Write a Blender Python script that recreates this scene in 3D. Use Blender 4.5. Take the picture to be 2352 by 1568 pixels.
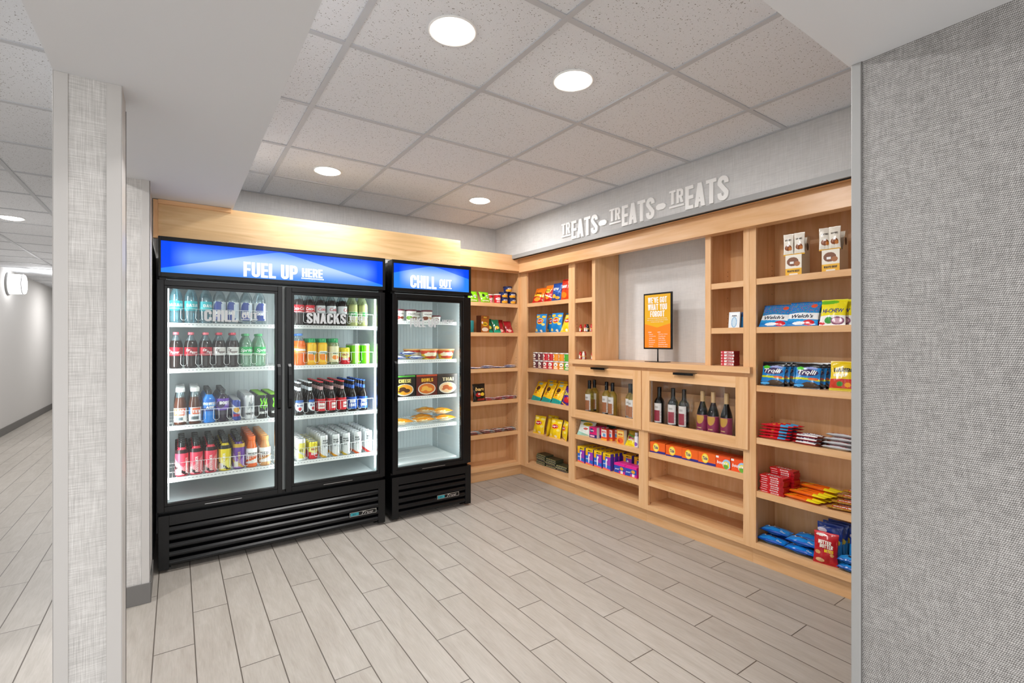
import bpy, math, random
from math import pi, sin, cos, radians as R
for o in list(bpy.data.objects): bpy.data.objects.remove(o)
SC = bpy.context.scene; COL = SC.collection
random.seed(7)
# ------------------------------------------------ camera, world, exposure, large lights
CAMH = 1.372
cd = bpy.data.cameras.new('camera'); cd.sensor_width = 36; cd.lens = 16.99; cd.clip_start = .02
cam = bpy.data.objects.new('camera', cd); COL.objects.link(cam)
cam.location = (0, 0, CAMH); cam.rotation_euler = (pi/2, 0, -.6075); SC.camera = cam
SC.view_settings.view_transform = 'Standard'; SC.view_settings.look = 'None'
SC.view_settings.exposure = 0.34; SC.view_settings.gamma = 1; SC.view_settings.use_curve_mapping = False
W = bpy.data.worlds.new('world'); SC.world = W; W.use_nodes = True
W.node_tree.nodes['Background'].inputs[0].default_value = (.985, .992, 1, 1)
W.node_tree.nodes['Background'].inputs[1].default_value = 1.55

def lin(c):
    if isinstance(c, str):
        c = [int(c[i:i+2], 16)/255 for i in (0, 2, 4)]
    return tuple((x/12.92 if x <= .04045 else ((x+.055)/1.055)**2.4) for x in c)

def area(name, loc, sx, sy, watts, rot=(0, 0, 0), color=(1, 1, 1), disk=False, parent=None):
    l = bpy.data.lights.new(name, 'AREA'); l.energy = watts; l.color = color
    l.shape = 'DISK' if disk else 'RECTANGLE'; l.size = sx
    if not disk: l.size_y = sy
    o = bpy.data.objects.new(name, l); COL.objects.link(o); o.location = loc; o.rotation_euler = rot
    if parent: o.parent = parent
    return o
# unseen fill lights added behind the camera, in place of the lobby's lamps
area('fill_light', (1.0, -2.6, 2.5), 2.2, 1.2, 58, (R(20), 0, 0), (.98, .99, 1))
area('fill_light', (-1.2, -2.0, 2.5), 1.2, 1.2, 22, (R(15), 0, 0), (.98, .99, 1))

# ------------------------------------------------ materials
MATS = {}
def mat(name, color=None, rough=.5, metal=0, emit=None, es=0, coat=0, spec=.5):
    if name in MATS: return MATS[name]
    m = bpy.data.materials.new(name); m.use_nodes = True; MATS[name] = m
    b = m.node_tree.nodes['Principled BSDF']
    if color: b.inputs['Base Color'].default_value = (*lin(color), 1)
    b.inputs['Roughness'].default_value = rough; b.inputs['Metallic'].default_value = metal
    b.inputs['Coat Weight'].default_value = coat; b.inputs['Specular IOR Level'].default_value = spec
    if emit:
        b.inputs['Emission Color'].default_value = (*lin(emit), 1); b.inputs['Emission Strength'].default_value = es
    return m
class NT:
    def __init__(s, m): s.t = m.node_tree; s.n = s.t.nodes; s.b = s.n.get('Principled BSDF')
    def new(s, typ, **kw):
        n = s.n.new(typ)
        for k, v in kw.items(): setattr(n, k, v)
        return n
    def link(s, a, b): s.t.links.new(a, b)
    def math(s, op, a, b=None, c=None, clamp=False):
        n = s.new('ShaderNodeMath', operation=op); n.use_clamp = clamp
        for i, x in enumerate((a, b, c)):
            if x is None: continue
            if isinstance(x, (int, float)): n.inputs[i].default_value = x
            else: s.link(x, n.inputs[i])
        return n.outputs[0]
    def mix(s, f, a, b, blend='MIX'):
        n = s.new('ShaderNodeMix', data_type='RGBA', blend_type=blend)
        for k, x in ((0, f), (6, a), (7, b)):
            if isinstance(x, (int, float)): n.inputs[k].default_value = x
            elif isinstance(x, tuple): n.inputs[k].default_value = (*x[:3], 1)
            else: s.link(x, n.inputs[k])
        return n.outputs[2]
    def coord(s, scale=(1, 1, 1), rot=(0, 0, 0), loc=(0, 0, 0), kind='Object'):
        c = s.new('ShaderNodeTexCoord'); m = s.new('ShaderNodeMapping'); s.link(c.outputs[kind], m.inputs[0])
        m.inputs['Scale'].default_value = scale; m.inputs['Rotation'].default_value = rot; m.inputs['Location'].default_value = loc
        return m.outputs[0]
    def noise(s, vec, scale, detail=3, rough=.5, dist=0):
        n = s.new('ShaderNodeTexNoise'); s.link(vec, n.inputs[0]); n.inputs['Scale'].default_value = scale
        n.inputs['Detail'].default_value = detail; n.inputs['Roughness'].default_value = rough; n.inputs['Distortion'].default_value = dist
        return n.outputs[0]
    def ramp(s, f, stops):
        n = s.new('ShaderNodeValToRGB'); s.link(f, n.inputs[0]); e = n.color_ramp.elements
        while len(e) < len(stops): e.new(.5)
        for k, (p, c) in enumerate(stops): e[k].position = p; e[k].color = (*c[:3], 1)
        return n.outputs[0]
    def bump(s, h, strength, dist=.001):
        n = s.new('ShaderNodeBump'); s.link(h, n.inputs['Height']); n.inputs['Strength'].default_value = strength
        n.inputs['Distance'].default_value = dist; s.link(n.outputs[0], s.b.inputs['Normal'])

def wood(name, axis, base='E4B482', dark='D8A46E', light='ECC295', rough=.33):
    """maple veneer, grain along axis (0 x, 1 y, 2 z)"""
    if name in MATS: return MATS[name]
    m = mat(name, base, rough); t = NT(m)
    sc = [9, 9, 9]; sc[axis] = .9
    v = t.coord(tuple(sc))
    a = t.noise(v, 1.6, 4, .55, 1.2)
    sc2 = [70, 70, 70]; sc2[axis] = 1.6
    b = t.noise(t.coord(tuple(sc2)), 2.0, 2, .6, .4)
    c = t.ramp(a, [(.3, lin(dark)), (.5, lin(base)), (.72, lin(light))])
    c = t.mix(.12, c, t.ramp(b, [(.35, lin(dark)), (.65, lin(light))]))
    t.link(c, t.b.inputs['Base Color'])
    return m
WX, WY, WZ = wood('maple_grain_x', 0), wood('maple_grain_y', 1), wood('maple_grain_z', 2)
WPANEL = wood('maple_panel', 0, 'DDB886', 'C9A26E', 'E8C899', .3)

def linen(name, base, dark, light, k=1.0, mixf=.5, bump=.25, ax='x'):
    """wall covering of fine crossing threads"""
    m = mat(name, base, .75); t = NT(m)
    h = t.noise(t.coord((9*k, 9*k, 420*k)), 1.0, 3, .6)
    v = t.noise(t.coord((420*k, 420*k, 9*k)), 1.0, 3, .6)
    s = t.math('ADD', h, v); s = t.math('MULTIPLY', s, .5)
    big = t.noise(t.coord((1, 1, 1)), 14, 2)
    s2 = t.math('ADD', s, t.math('MULTIPLY', t.math('SUBTRACT', big, .5), .12))
    c = t.ramp(s2, [(.38, lin(dark)), (.5, lin(base)), (.62, lin(light))])
    t.link(c, t.b.inputs['Base Color']); t.bump(s, bump, .002)
    return m
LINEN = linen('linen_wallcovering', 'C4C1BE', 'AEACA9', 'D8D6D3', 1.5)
LINEN_LIT = linen('linen_wallcovering_niche_lightened', 'DEDCDA', 'D6D4D2', 'E6E4E2', 1.4, bump=.15)  # linen copy coloured lighter to make up for dim light in the niche
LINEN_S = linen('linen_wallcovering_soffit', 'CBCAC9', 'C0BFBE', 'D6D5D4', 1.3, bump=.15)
def coarse():
    m = mat('woven_wallcovering', 'B5B2AF', .55); t = NT(m)
    c = t.new('ShaderNodeTexCoord'); sp = t.new('ShaderNodeSeparateXYZ'); t.link(c.outputs['Object'], sp.inputs[0])
    Y, Z = sp.outputs[1], sp.outputs[2]
    nz = t.noise(t.coord((1, 1, 1)), 70, 3); big = t.noise(t.coord((1, 1, 1)), 1.3, 2, .5)
    w = t.math('MULTIPLY', t.math('SUBTRACT', nz, .5), 5.0)
    py = t.math('ADD', t.math('MULTIPLY', Y, 1500), w); pz = t.math('ADD', t.math('MULTIPLY', Z, 1150), w)
    a = t.math('SINE', t.math('ADD', py, t.math('MULTIPLY', pz, .5))); b = t.math('SINE', pz)
    p = t.math('ADD', t.math('MULTIPLY', a, .5), t.math('MULTIPLY', b, .5))
    k = t.noise(t.coord((1, 160, 30)), 1.0, 2); k2 = t.noise(t.coord((1, 30, 160)), 1.0, 2)
    p = t.math('ADD', t.math('MULTIPLY', p, .5), .5)
    p = t.math('ADD', p, t.math('MULTIPLY', t.math('SUBTRACT', big, .5), .2))
    p = t.math('ADD', p, t.math('MULTIPLY', t.math('SUBTRACT', t.math('ADD', k, k2), 1.0), .45))
    col = t.ramp(p, [(.05, lin('605E5C')), (.5, lin('8E8B89')), (.85, lin('C3C1BF'))])
    t.link(col, t.b.inputs['Base Color']); t.bump(p, .5, .0015)
    return m
COARSE = coarse()
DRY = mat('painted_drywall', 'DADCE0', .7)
WALLP = mat('hall_paint', 'CFCDCB', .7)
GUARD = mat('corner_guard_paint', 'BFBCB9', .4)
GREYM = mat('grey_metal_trim', 'A0A09F', .42)
BASEB = mat('rubber_baseboard', '6D6B69', .5)
TGRID = mat('ceiling_tee', 'C2C4C8', .5)
BLACK = mat('black_metal', '0A0B0C', .3, spec=.35)
BLACKS = mat('black_satin', '0A0B0D', .27, spec=.35)
DARK = mat('shadow_gap', '050505', .8)
LINER = mat('fridge_liner', 'C6CFD1', .4)
WIRE = mat('white_wire', 'F2F4F4', .3)
CHROME = mat('chrome', 'D8DADC', .15, 1)
DECAL = mat('grey_vinyl', 'C6CACC', .45)
WHITEL = mat('white_acrylic', 'F2F1EF', .35)
HOLE = mat('drilled_hole', '5A3E22', .8)
LED = mat('led', 'FFFFFF', .4, emit='F4FAFF', es=3.5)

def ceiling_mat():
    m = mat('mineral_fibre_tile', 'E6E5E4', .85); t = NT(m)
    v = t.coord((1, 1, 1))
    wob = t.noise(v, 55, 2)
    vv = t.new('ShaderNodeVectorMath', operation='ADD'); t.link(v, vv.inputs[0])
    cmb = t.new('ShaderNodeCombineXYZ'); t.link(t.math('MULTIPLY', wob, .012), cmb.inputs[0]); t.link(t.math('MULTIPLY', wob, -.010), cmb.inputs[1]); t.link(cmb.outputs[0], vv.inputs[1])
    vo = t.new('ShaderNodeTexVoronoi'); t.link(vv.outputs[0], vo.inputs[0]); vo.inputs['Scale'].default_value = 130
    sel = t.noise(v, 90, 2)
    dots = t.math('MULTIPLY', t.math('LESS_THAN', vo.outputs['Distance'], .27), t.math('GREATER_THAN', sel, .54))
    vo2 = t.new('ShaderNodeTexVoronoi'); t.link(v, vo2.inputs[0]); vo2.inputs['Scale'].default_value = 330
    fine = t.math('MULTIPLY', t.math('LESS_THAN', vo2.outputs['Distance'], .22), .35)
    f = t.math('MAXIMUM', dots, fine)
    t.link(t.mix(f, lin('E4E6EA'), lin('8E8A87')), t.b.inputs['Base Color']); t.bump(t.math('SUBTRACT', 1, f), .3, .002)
    return m
TILE = ceiling_mat()

def floor_mat():
    m = mat('wood_look_porcelain', 'B9B1A7', .38); t = NT(m)
    c = t.new('ShaderNodeTexCoord'); sp = t.new('ShaderNodeSeparateXYZ'); t.link(c.outputs['Object'], sp.inputs[0])
    X, Y = sp.outputs[0], sp.outputs[1]
    px = t.math('DIVIDE', t.math('SUBTRACT', X, .070), .1524)
    n = t.math('FLOOR', px); fx = t.math('FRACT', px)
    py = t.math('DIVIDE', t.math('SUBTRACT', t.math('SUBTRACT', Y, 2.93), t.math('MULTIPLY', n, .305)), .914)
    my = t.math('FLOOR', py); fy = t.math('FRACT', py)
    ex = t.math('MULTIPLY', t.math('MINIMUM', fx, t.math('SUBTRACT', 1, fx)), .1524)
    ey = t.math('MULTIPLY', t.math('MINIMUM', fy, t.math('SUBTRACT', 1, fy)), .914)
    e = t.math('MINIMUM', ex, ey)
    gr = t.math('LESS_THAN', e, .0024)
    cmb = t.new('ShaderNodeCombineXYZ'); t.link(n, cmb.inputs[0]); t.link(my, cmb.inputs[1])
    wn = t.new('ShaderNodeTexWhiteNoise', noise_dimensions='2D'); t.link(cmb.outputs[0], wn.inputs[0])
    off = t.new('ShaderNodeCombineXYZ')
    t.link(t.math('ADD', t.math('MULTIPLY', X, 10), t.math('MULTIPLY', wn.outputs[0], 37)), off.inputs[0])
    t.link(t.math('ADD', t.math('MULTIPLY', Y, 1.7), t.math('MULTIPLY', wn.outputs[0], 91)), off.inputs[1])
    g = t.noise(off.outputs[0], 1.5, 5, .6, 1.4)
    fine = t.new('ShaderNodeCombineXYZ')
    t.link(t.math('ADD', t.math('MULTIPLY', X, 130), t.math('MULTIPLY', wn.outputs[0], 37)), fine.inputs[0]); t.link(t.math('MULTIPLY', Y, 9), fine.inputs[1])
    g2 = t.noise(fine.outputs[0], 1.3, 3, .6, .5)
    col = t.ramp(g, [(.25, lin('9C958C')), (.5, lin('A8A29A')), (.75, lin('B3AEA7'))])
    col = t.mix(.25, col, t.ramp(g2, [(.3, lin('958C82')), (.7, lin('C0BAB2'))]))
    hsv = t.new('ShaderNodeHueSaturation'); t.link(col, hsv.inputs['Color']); t.link(t.math('ADD', .95, t.math('MULTIPLY', wn.outputs[0], .08)), hsv.inputs['Value'])
    col = t.mix(gr, hsv.outputs[0], lin('5E5750'))
    t.link(col, t.b.inputs['Base Color'])
    t.bump(t.math('MULTIPLY', t.math('DIVIDE', e, .003, clamp=True), 1), .6, .001)
    return m
FLOOR = floor_mat()

def glassy(name, tint, alpha, gloss=.08, rough=.02, body=None):
    """thin clear sheet or bottle wall: mostly transmits straight through, with a glossy skin and a little body colour"""
    if name in MATS: return MATS[name]
    m = bpy.data.materials.new(name); m.use_nodes = True; MATS[name] = m; nt = m.node_tree; nt.nodes.clear()
    out = nt.nodes.new('ShaderNodeOutputMaterial'); tr = nt.nodes.new('ShaderNodeBsdfTransparent'); tr.inputs[0].default_value = (*lin(tint), 1)
    gl = nt.nodes.new('ShaderNodeBsdfGlossy'); gl.inputs['Roughness'].default_value = rough
    df = nt.nodes.new('ShaderNodeBsdfDiffuse'); df.inputs[0].default_value = (*lin(body or tint), 1)
    m1 = nt.nodes.new('ShaderNodeMixShader'); m1.inputs[0].default_value = alpha
    nt.links.new(tr.outputs[0], m1.inputs[1]); nt.links.new(df.outputs[0], m1.inputs[2])
    fr = nt.nodes.new('ShaderNodeLayerWeight'); fr.inputs[0].default_value = .25
    mu = nt.nodes.new('ShaderNodeMath'); mu.operation = 'MULTIPLY_ADD'; mu.inputs[1].default_value = .5; mu.inputs[2].default_value = gloss; mu.use_clamp = True
    nt.links.new(fr.outputs['Fresnel'], mu.inputs[0])
    m2 = nt.nodes.new('ShaderNodeMixShader'); nt.links.new(mu.outputs[0], m2.inputs[0])
    nt.links.new(m1.outputs[0], m2.inputs[1]); nt.links.new(gl.outputs[0], m2.inputs[2]); nt.links.new(m2.outputs[0], out.inputs[0])
    return m
PANE = glassy('door_glass', 'FCFFFE', .0, .015, .0)
PANEW = glassy('cabinet_glass', 'FFFFFF', .0, .02, .0)
CLEAR = glassy('clear_plastic', 'E6F2F6', .12, .12, .05, 'BFD6DC')
CLEARB = glassy('blue_clear_plastic', 'B4DCE6', .2, .12, .05, '7FB9C6')
CLEARG = glassy('pale_green_drink', 'DDE8C8', .35, .12, .05, 'C3CE9A')
CLEARY = glassy('white_wine_glass', 'F4F0A8', .12, .12, .03, 'E6DC7A')
CLEARS = glassy('clear_soda', 'D2EEDC', .28, .12, .05, 'A9D8BC')

def print_mat(name, rough, coat=0):
    m = mat(name, 'FFFFFF', rough, coat=coat); t = NT(m)
    a = t.new('ShaderNodeVertexColor'); a.layer_name = 'Col'; t.link(a.outputs[0], t.b.inputs['Base Color']); return m
FOIL = print_mat('printed_foil', .22)
CARD = print_mat('printed_card', .45)
CAN = print_mat('printed_can', .25)
NT(CAN).b.inputs['Metallic'].default_value = .35
INK = print_mat('bottle_label', .35)
LIQ = print_mat('drink_and_cap', .18)

# ------------------------------------------------ mesh builder
class M:
    def __init__(s): s.v = []; s.f = []; s.m = []; s.c = []; s.sm = []
    def face(s, pts, m=0, c=(1, 1, 1), sm=False):
        i = len(s.v); s.v += [tuple(p) for p in pts]; s.f.append(tuple(range(i, i+len(pts)))); s.m.append(m); s.c.append(c); s.sm.append(sm)
    def box(s, x0, x1, y0, y1, z0, z1, m=0, c=(1, 1, 1)):
        i = len(s.v)
        if x0 > x1: x0, x1 = x1, x0
        if y0 > y1: y0, y1 = y1, y0
        if z0 > z1: z0, z1 = z1, z0
        s.v += [(x, y, z) for z in (z0, z1) for y in (y0, y1) for x in (x0, x1)]
        for q in ((0, 2, 3, 1), (4, 5, 7, 6), (0, 1, 5, 4), (2, 6, 7, 3), (0, 4, 6, 2), (1, 3, 7, 5)):
            s.f.append(tuple(i+k for k in q)); s.m.append(m); s.c.append(c); s.sm.append(False)
        return s
    def lathe(s, prof, n=16, cx=0, cy=0, mats=None, cols=None, sm=True, cap=True):
        i0 = len(s.v)
        for r, z in prof:
            for k in range(n):
                a = 2*pi*k/n; s.v.append((cx+r*cos(a), cy+r*sin(a), z))
        for j in range(len(prof)-1):
            for k in range(n):
                k2 = (k+1) % n
                s.f.append((i0+j*n+k, i0+j*n+k2, i0+(j+1)*n+k2, i0+(j+1)*n+k))
                s.m.append(mats[j] if mats else 0); s.c.append(cols[j] if cols else (1, 1, 1)); s.sm.append(sm)
        if cap:
            for j, rev in ((0, True), (len(prof)-1, False)):
                if prof[j][0] > 1e-4:
                    q = [i0+j*n+k for k in range(n)]
                    if rev: q.reverse()
                    jj = 0 if rev else len(prof)-2
                    s.f.append(tuple(q)); s.m.append(mats[jj] if mats else 0); s.c.append(cols[jj] if cols else (1, 1, 1)); s.sm.append(False)
        return s
    def tube(s, pts, r, n=6, m=0, c=(1, 1, 1)):
        i0 = len(s.v); L = len(pts)
        for j, p in enumerate(pts):
            a = pts[max(0, j-1)]; b = pts[min(L-1, j+1)]
            d = [b[k]-a[k] for k in range(3)]; l = math.sqrt(sum(x*x for x in d)) or 1; d = [x/l for x in d]
            up = (0, 0, 1) if abs(d[2]) < .9 else (1, 0, 0)
            u = [d[1]*up[2]-d[2]*up[1], d[2]*up[0]-d[0]*up[2], d[0]*up[1]-d[1]*up[0]]; lu = math.sqrt(sum(x*x for x in u)); u = [x/lu for x in u]
            w = [d[1]*u[2]-d[2]*u[1], d[2]*u[0]-d[0]*u[2], d[0]*u[1]-d[1]*u[0]]
            for k in range(n):
                t = 2*pi*k/n; s.v.append(tuple(p[q]+r*(cos(t)*u[q]+sin(t)*w[q]) for q in range(3)))
        for j in range(L-1):
            for k in range(n):
                k2 = (k+1) % n; s.f.append((i0+j*n+k, i0+(j+1)*n+k, i0+(j+1)*n+k2, i0+j*n+k2)); s.m.append(m); s.c.append(c); s.sm.append(True)
        s.f.append(tuple(i0+k for k in range(n))); s.m.append(m); s.c.append(c); s.sm.append(False)
        s.f.append(tuple(i0+(L-1)*n+k for k in reversed(range(n)))); s.m.append(m); s.c.append(c); s.sm.append(False)
        return s
    def grid(s, S, nu, nv, design=None, m=0, flip=False, sm=True, wrap=False):
        i0 = len(s.v)
        for j in range(nv+1):
            for i in range(nu+1): s.v.append(tuple(S(i/nu, j/nv)))
        for j in range(nv):
            for i in range(nu):
                q = [i0+j*(nu+1)+i, i0+j*(nu+1)+i+1, i0+(j+1)*(nu+1)+i+1, i0+(j+1)*(nu+1)+i]
                if flip: q.reverse()
                s.f.append(tuple(q)); s.m.append(m); s.c.append(design((i+.5)/nu, (j+.5)/nv) if design else (1, 1, 1)); s.sm.append(sm)
        return s
    def polys(s, quads, P, m=0, c=(1, 1, 1), depth=0):
        """flat 2D polygons mapped by P(x, y, depth)"""
        for qi, q in enumerate(quads):
            a = [P(x, y, 0) for x, y in q]
            if len(a) > 2:
                u = [a[1][k]-a[0][k] for k in range(3)]; w = [a[2][k]-a[0][k] for k in range(3)]
                n = [u[1]*w[2]-u[2]*w[1], u[2]*w[0]-u[0]*w[2], u[0]*w[1]-u[1]*w[0]]; l = math.sqrt(sum(x*x for x in n)) or 1
                big = max(range(3), key=lambda k: abs(n[k])); sg = (1 if n[big] > 0 else -1)*(1 if big == 2 else -1)
                e = .00012*(qi % 4); a = [tuple(p[k]+n[k]/l*sg*e for k in range(3)) for p in a]
            s.face(a, m, c)
            if depth:
                b = [P(x, y, depth) for x, y in q]; s.face(b[::-1], m, c); k = len(q)
                for i in range(k): s.face([a[i], b[i], b[(i+1) % k], a[(i+1) % k]], m, c)
        return s
    def mesh(s, name, mats):
        me = bpy.data.meshes.new(name); me.from_pydata(s.v, [], s.f)
        for x in mats: me.materials.append(x)
        me.polygons.foreach_set('material_index', s.m); me.polygons.foreach_set('use_smooth', s.sm)
        if any(c != (1, 1, 1) for c in s.c):
            ca = me.color_attributes.new('Col', 'FLOAT_COLOR', 'CORNER'); buf = []
            for p, c in zip(me.polygons, s.c): buf += list((*c[:3], 1))*p.loop_total
            ca.data.foreach_set('color', buf)
        me.update(); return me
    def obj(s, name, mats, parent=None, loc=(0, 0, 0), rot=(0, 0, 0), bevel=0):
        if not isinstance(mats, (list, tuple)): mats = [mats]
        o = bpy.data.objects.new(name, s.mesh(name, mats)); COL.objects.link(o); o.location = loc; o.rotation_euler = rot
        if parent: o.parent = parent
        if bevel:
            b = o.modifiers.new('bevel', 'BEVEL'); b.width = bevel; b.segments = 2; b.limit_method = 'ANGLE'
        return o
def tag(o, label, cat, group=None):
    o['label'] = label; o['category'] = cat
    if group: o['group'] = group
    return o
def thing(name, label, cat, loc=(0, 0, 0), rot=(0, 0, 0), group=None):
    o = bpy.data.objects.new(name, None); COL.objects.link(o); o.empty_display_size = .1
    o.location = loc; o.rotation_euler = rot; return tag(o, label, cat, group)
def struct(name, mb, m, loc=(0, 0, 0), bevel=0):
    o = mb.obj(name, m, None, loc, bevel=bevel); o['kind'] = 'structure'; return o
def dup(root, loc, rot, label, group=None):
    r = root.copy(); COL.objects.link(r); r.location = loc; r.rotation_euler = rot; r['label'] = label
    if group: r['group'] = group
    for ch in list(root.children):
        k = ch.copy(); COL.objects.link(k); k.parent = r
        for g in list(ch.children):
            q = g.copy(); COL.objects.link(q); q.parent = k
    return r

# ------------------------------------------------ lettering: a condensed block face, and the built-in face
T_ = .18
def ribbon(pts, t=T_):
    out = []; n = len(pts); L = []; Rr = []
    for i, p in enumerate(pts):
        a = pts[i-1] if i else None; b = pts[i+1] if i < n-1 else None
        def nrm(p, q):
            dx, dy = q[0]-p[0], q[1]-p[1]; l = math.hypot(dx, dy) or 1; return -dy/l, dx/l
        if a and b:
            n1, n2 = nrm(a, p), nrm(p, b); mx, my = n1[0]+n2[0], n1[1]+n2[1]; l = math.hypot(mx, my); mx, my = mx/l, my/l
            k = 1/max(.5, mx*n1[0]+my*n1[1])
        else:
            mx, my = nrm(p, b) if b else nrm(a, p); k = 1
        L.append((p[0]+mx*t/2*k, p[1]+my*t/2*k)); Rr.append((p[0]-mx*t/2*k, p[1]-my*t/2*k))
    for i in range(n-1): out.append([Rr[i], Rr[i+1], L[i+1], L[i]])
    return out
def rect(x0, y0, x1, y1): return [(x0, y0), (x1, y0), (x1, y1), (x0, y1)]
def arc(cx, cy, rx, ry, a0, a1, n=6): return [(cx+rx*cos(R(a0+(a1-a0)*i/n)), cy+ry*sin(R(a0+(a1-a0)*i/n))) for i in range(n+1)]
def glyph(ch):
    t = T_; h = t/2; w = .47; r = w/2-h; hb = .15
    if ch == ' ': return [], .2
    if ch == 'I': return [rect(0, 0, t, 1)], t
    if ch == 'J': return ribbon([(w-h, 1)]+arc(w/2, r+h, r, r, 0, -180, 8)+[(h, .36)]), w
    if ch == 'L': return [rect(0, 0, t, 1), rect(t, 0, .4, hb)], .4
    if ch == 'T': return [rect(0, 1-hb, w, 1), rect(w/2-h, 0, w/2+h, 1-hb)], w
    if ch == 'E': return [rect(0, 0, t, 1)]+[rect(t, y, .4, y+hb) for y in (0, .43, 1-hb)], .4
    if ch == 'F': return [rect(0, 0, t, 1), rect(t, 1-hb, .4, 1), rect(t, .42, .38, .42+hb)], .4
    if ch == 'H': return [rect(0, 0, t, 1), rect(w-t, 0, w, 1), rect(t, .43, w-t, .43+hb)], w
    if ch == 'U': return ribbon([(h, 1)]+arc(w/2, r+h, r, r, 180, 360, 8)+[(w-h, 1)]), w
    if ch == 'O': return ribbon(arc(w/2, 1-r-h, r, r, 0, 180, 8)+arc(w/2, r+h, r, r, 180, 360, 8)+[(w-h, 1-r-h+.001)]), w
    if ch == 'C': return ribbon([(w-h, .64)]+arc(w/2, 1-r-h, r, r, 0, 180, 8)+arc(w/2, r+h, r, r, 180, 360, 8)+[(w-h, .36)]), w
    if ch == 'G': return ribbon([(w-h, .68)]+arc(w/2, 1-r-h, r, r, 0, 180, 8)+arc(w/2, r+h, r, r, 180, 360, 8)+[(w-h, .5)])+[rect(w*.5, .42, w, .55)], w
    if ch == 'S': return ribbon([(w-h, .7)]+arc(w/2, 1-r-h, r, r, 0, 180, 8)+[(h, .7), (w-h, .32)]+arc(w/2, r+h, r, r, 0, -180, 8)+[(h, .32)]), w
    if ch in 'PRB':
        g = [rect(0, 0, t, 1)]+ribbon([(t, 1-h)]+arc(w/2, 1-h-.12, r, .12, 90, 0, 4)+arc(w/2, .46+.12, r, .12, 0, -90, 4)+[(t, .46)], t*.95)
        if ch == 'R': g += [[(w*.42, .42), (w*.72, .46), (w+.02, 0), (w-t-.0, 0)]]
        if ch == 'B': g += ribbon([(t, .46)]+arc(w/2, .34, r, .12, 90, 0, 4)+arc(w/2, h+.12, r, .12, 0, -90, 4)+[(t, h)], t*.95)
        return g, w
    if ch == 'D': return [rect(0, 0, t, 1)]+ribbon([(t, 1-h)]+arc(w/2, 1-h-r, r, r, 90, 0, 5)+arc(w/2, h+r, r, r, 0, -90, 5)+[(t, h)]), w
    if ch == 'A': return [[(0, 0), (t, 0), (w/2+.11, 1), (w/2-.08, 1)], [(w+.03-t, 0), (w+.03, 0), (w/2+.11, 1), (w/2-.08, 1)], rect(.1, .2, w-.07, .33)], w+.03
    if ch == 'V': return [[(0, 1), (w/2-.08, 0), (w/2+.1, 0), (t, 1)], [(w+.02-t, 1), (w/2-.08, 0), (w/2+.1, 0), (w+.02, 1)]], w+.02
    if ch == 'W':
        a = .36; return [[(o, 1), (o+.1, 0), (o+.26, 0), (o+t-.01, 1)] for o in (0, .28)]+[[(o+.22, 1), (o+.1, 0), (o+.26, 0), (o+.385, 1)] for o in (0, .28)], .665
    if ch == 'N': return [rect(0, 0, t*.92, 1), rect(w-t*.92, 0, w, 1), [(0, 1), (w-t, 0), (w, 0), (t, 1)]], w
    if ch == 'M': return [rect(0, 0, t*.92, 1), rect(.6-t*.92, 0, .6, 1), [(0, 1), (.23, .1), (.37, .1), (t, 1)], [(.6, 1), (.37, .1), (.23, .1), (.6-t, 1)]], .6
    if ch == 'K': return [rect(0, 0, t, 1), [(t*.8, .38), (t*.8, .6), (w-t, 1), (w+.03, 1)], [(t*1.1, .5), (w-t, 0), (w+.04, 0), (t*2.0, .66)]], w+.03
    if ch == 'Y': return [[(0, 1), (w/2-h, .42), (w/2+h, .42), (t, 1)], [(w-t, 1), (w/2-h, .42), (w/2+h, .42), (w, 1)], rect(w/2-h, 0, w/2+h, .43)], w
    if ch == 'Z': return [rect(0, 0, w, hb), rect(0, 1-hb, w, 1), [(0, hb), (t, hb), (w, 1-hb), (w-t, 1-hb)]], w
    if ch == "'": return [rect(.02, .7, .13, 1)], .15
    if ch == '-': return [rect(0, .4, .25, .55)], .25
    return [rect(0, 0, t, 1)], t
def word(s, gap=.055):
    out = []; x = 0
    for ch in s:
        g, w = glyph(ch); out += [[(px+x, py) for px, py in q] for q in g]; x += w+gap
    return out, x-gap
def fit(s, x0, y0, w, h, gap=.055):
    """word in block capitals filling the box"""
    q, L = word(s, gap); return [[(x0+px/L*w, y0+py*h) for px, py in p] for p in q]
_TC = {}
def script(s, shear=0.0, bold=.012):
    k = (s, shear, bold)
    if k not in _TC:
        c = bpy.data.curves.new('lettering', 'FONT'); c.body = s; c.shear = shear; c.offset = bold; c.resolution_u = 2; c.fill_mode = 'FRONT'
        o = bpy.data.objects.new('lettering', c); me = bpy.data.meshes.new_from_object(o)
        P = [[(me.vertices[i].co.x, me.vertices[i].co.y) for i in p.vertices] for p in me.polygons]
        xs = [x for q in P for x, y in q]; ys = [y for q in P for x, y in q]; x0, y0 = min(xs), min(ys); w = max(xs)-x0; h = max(ys)-y0
        _TC[k] = [[((x-x0)/w, (y-y0)/h) for x, y in q] for q in P]
        bpy.data.objects.remove(o); bpy.data.curves.remove(c); bpy.data.meshes.remove(me)
    return _TC[k]
def fits(s, x0, y0, w, h, shear=0.0, bold=.012, rot=0):
    q = script(s, shear, bold)
    if rot: return [[(x0+(1-y)*w, y0+x*h) for x, y in p] for p in q]
    return [[(x0+x*w, y0+y*h) for x, y in p] for p in q]

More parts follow.
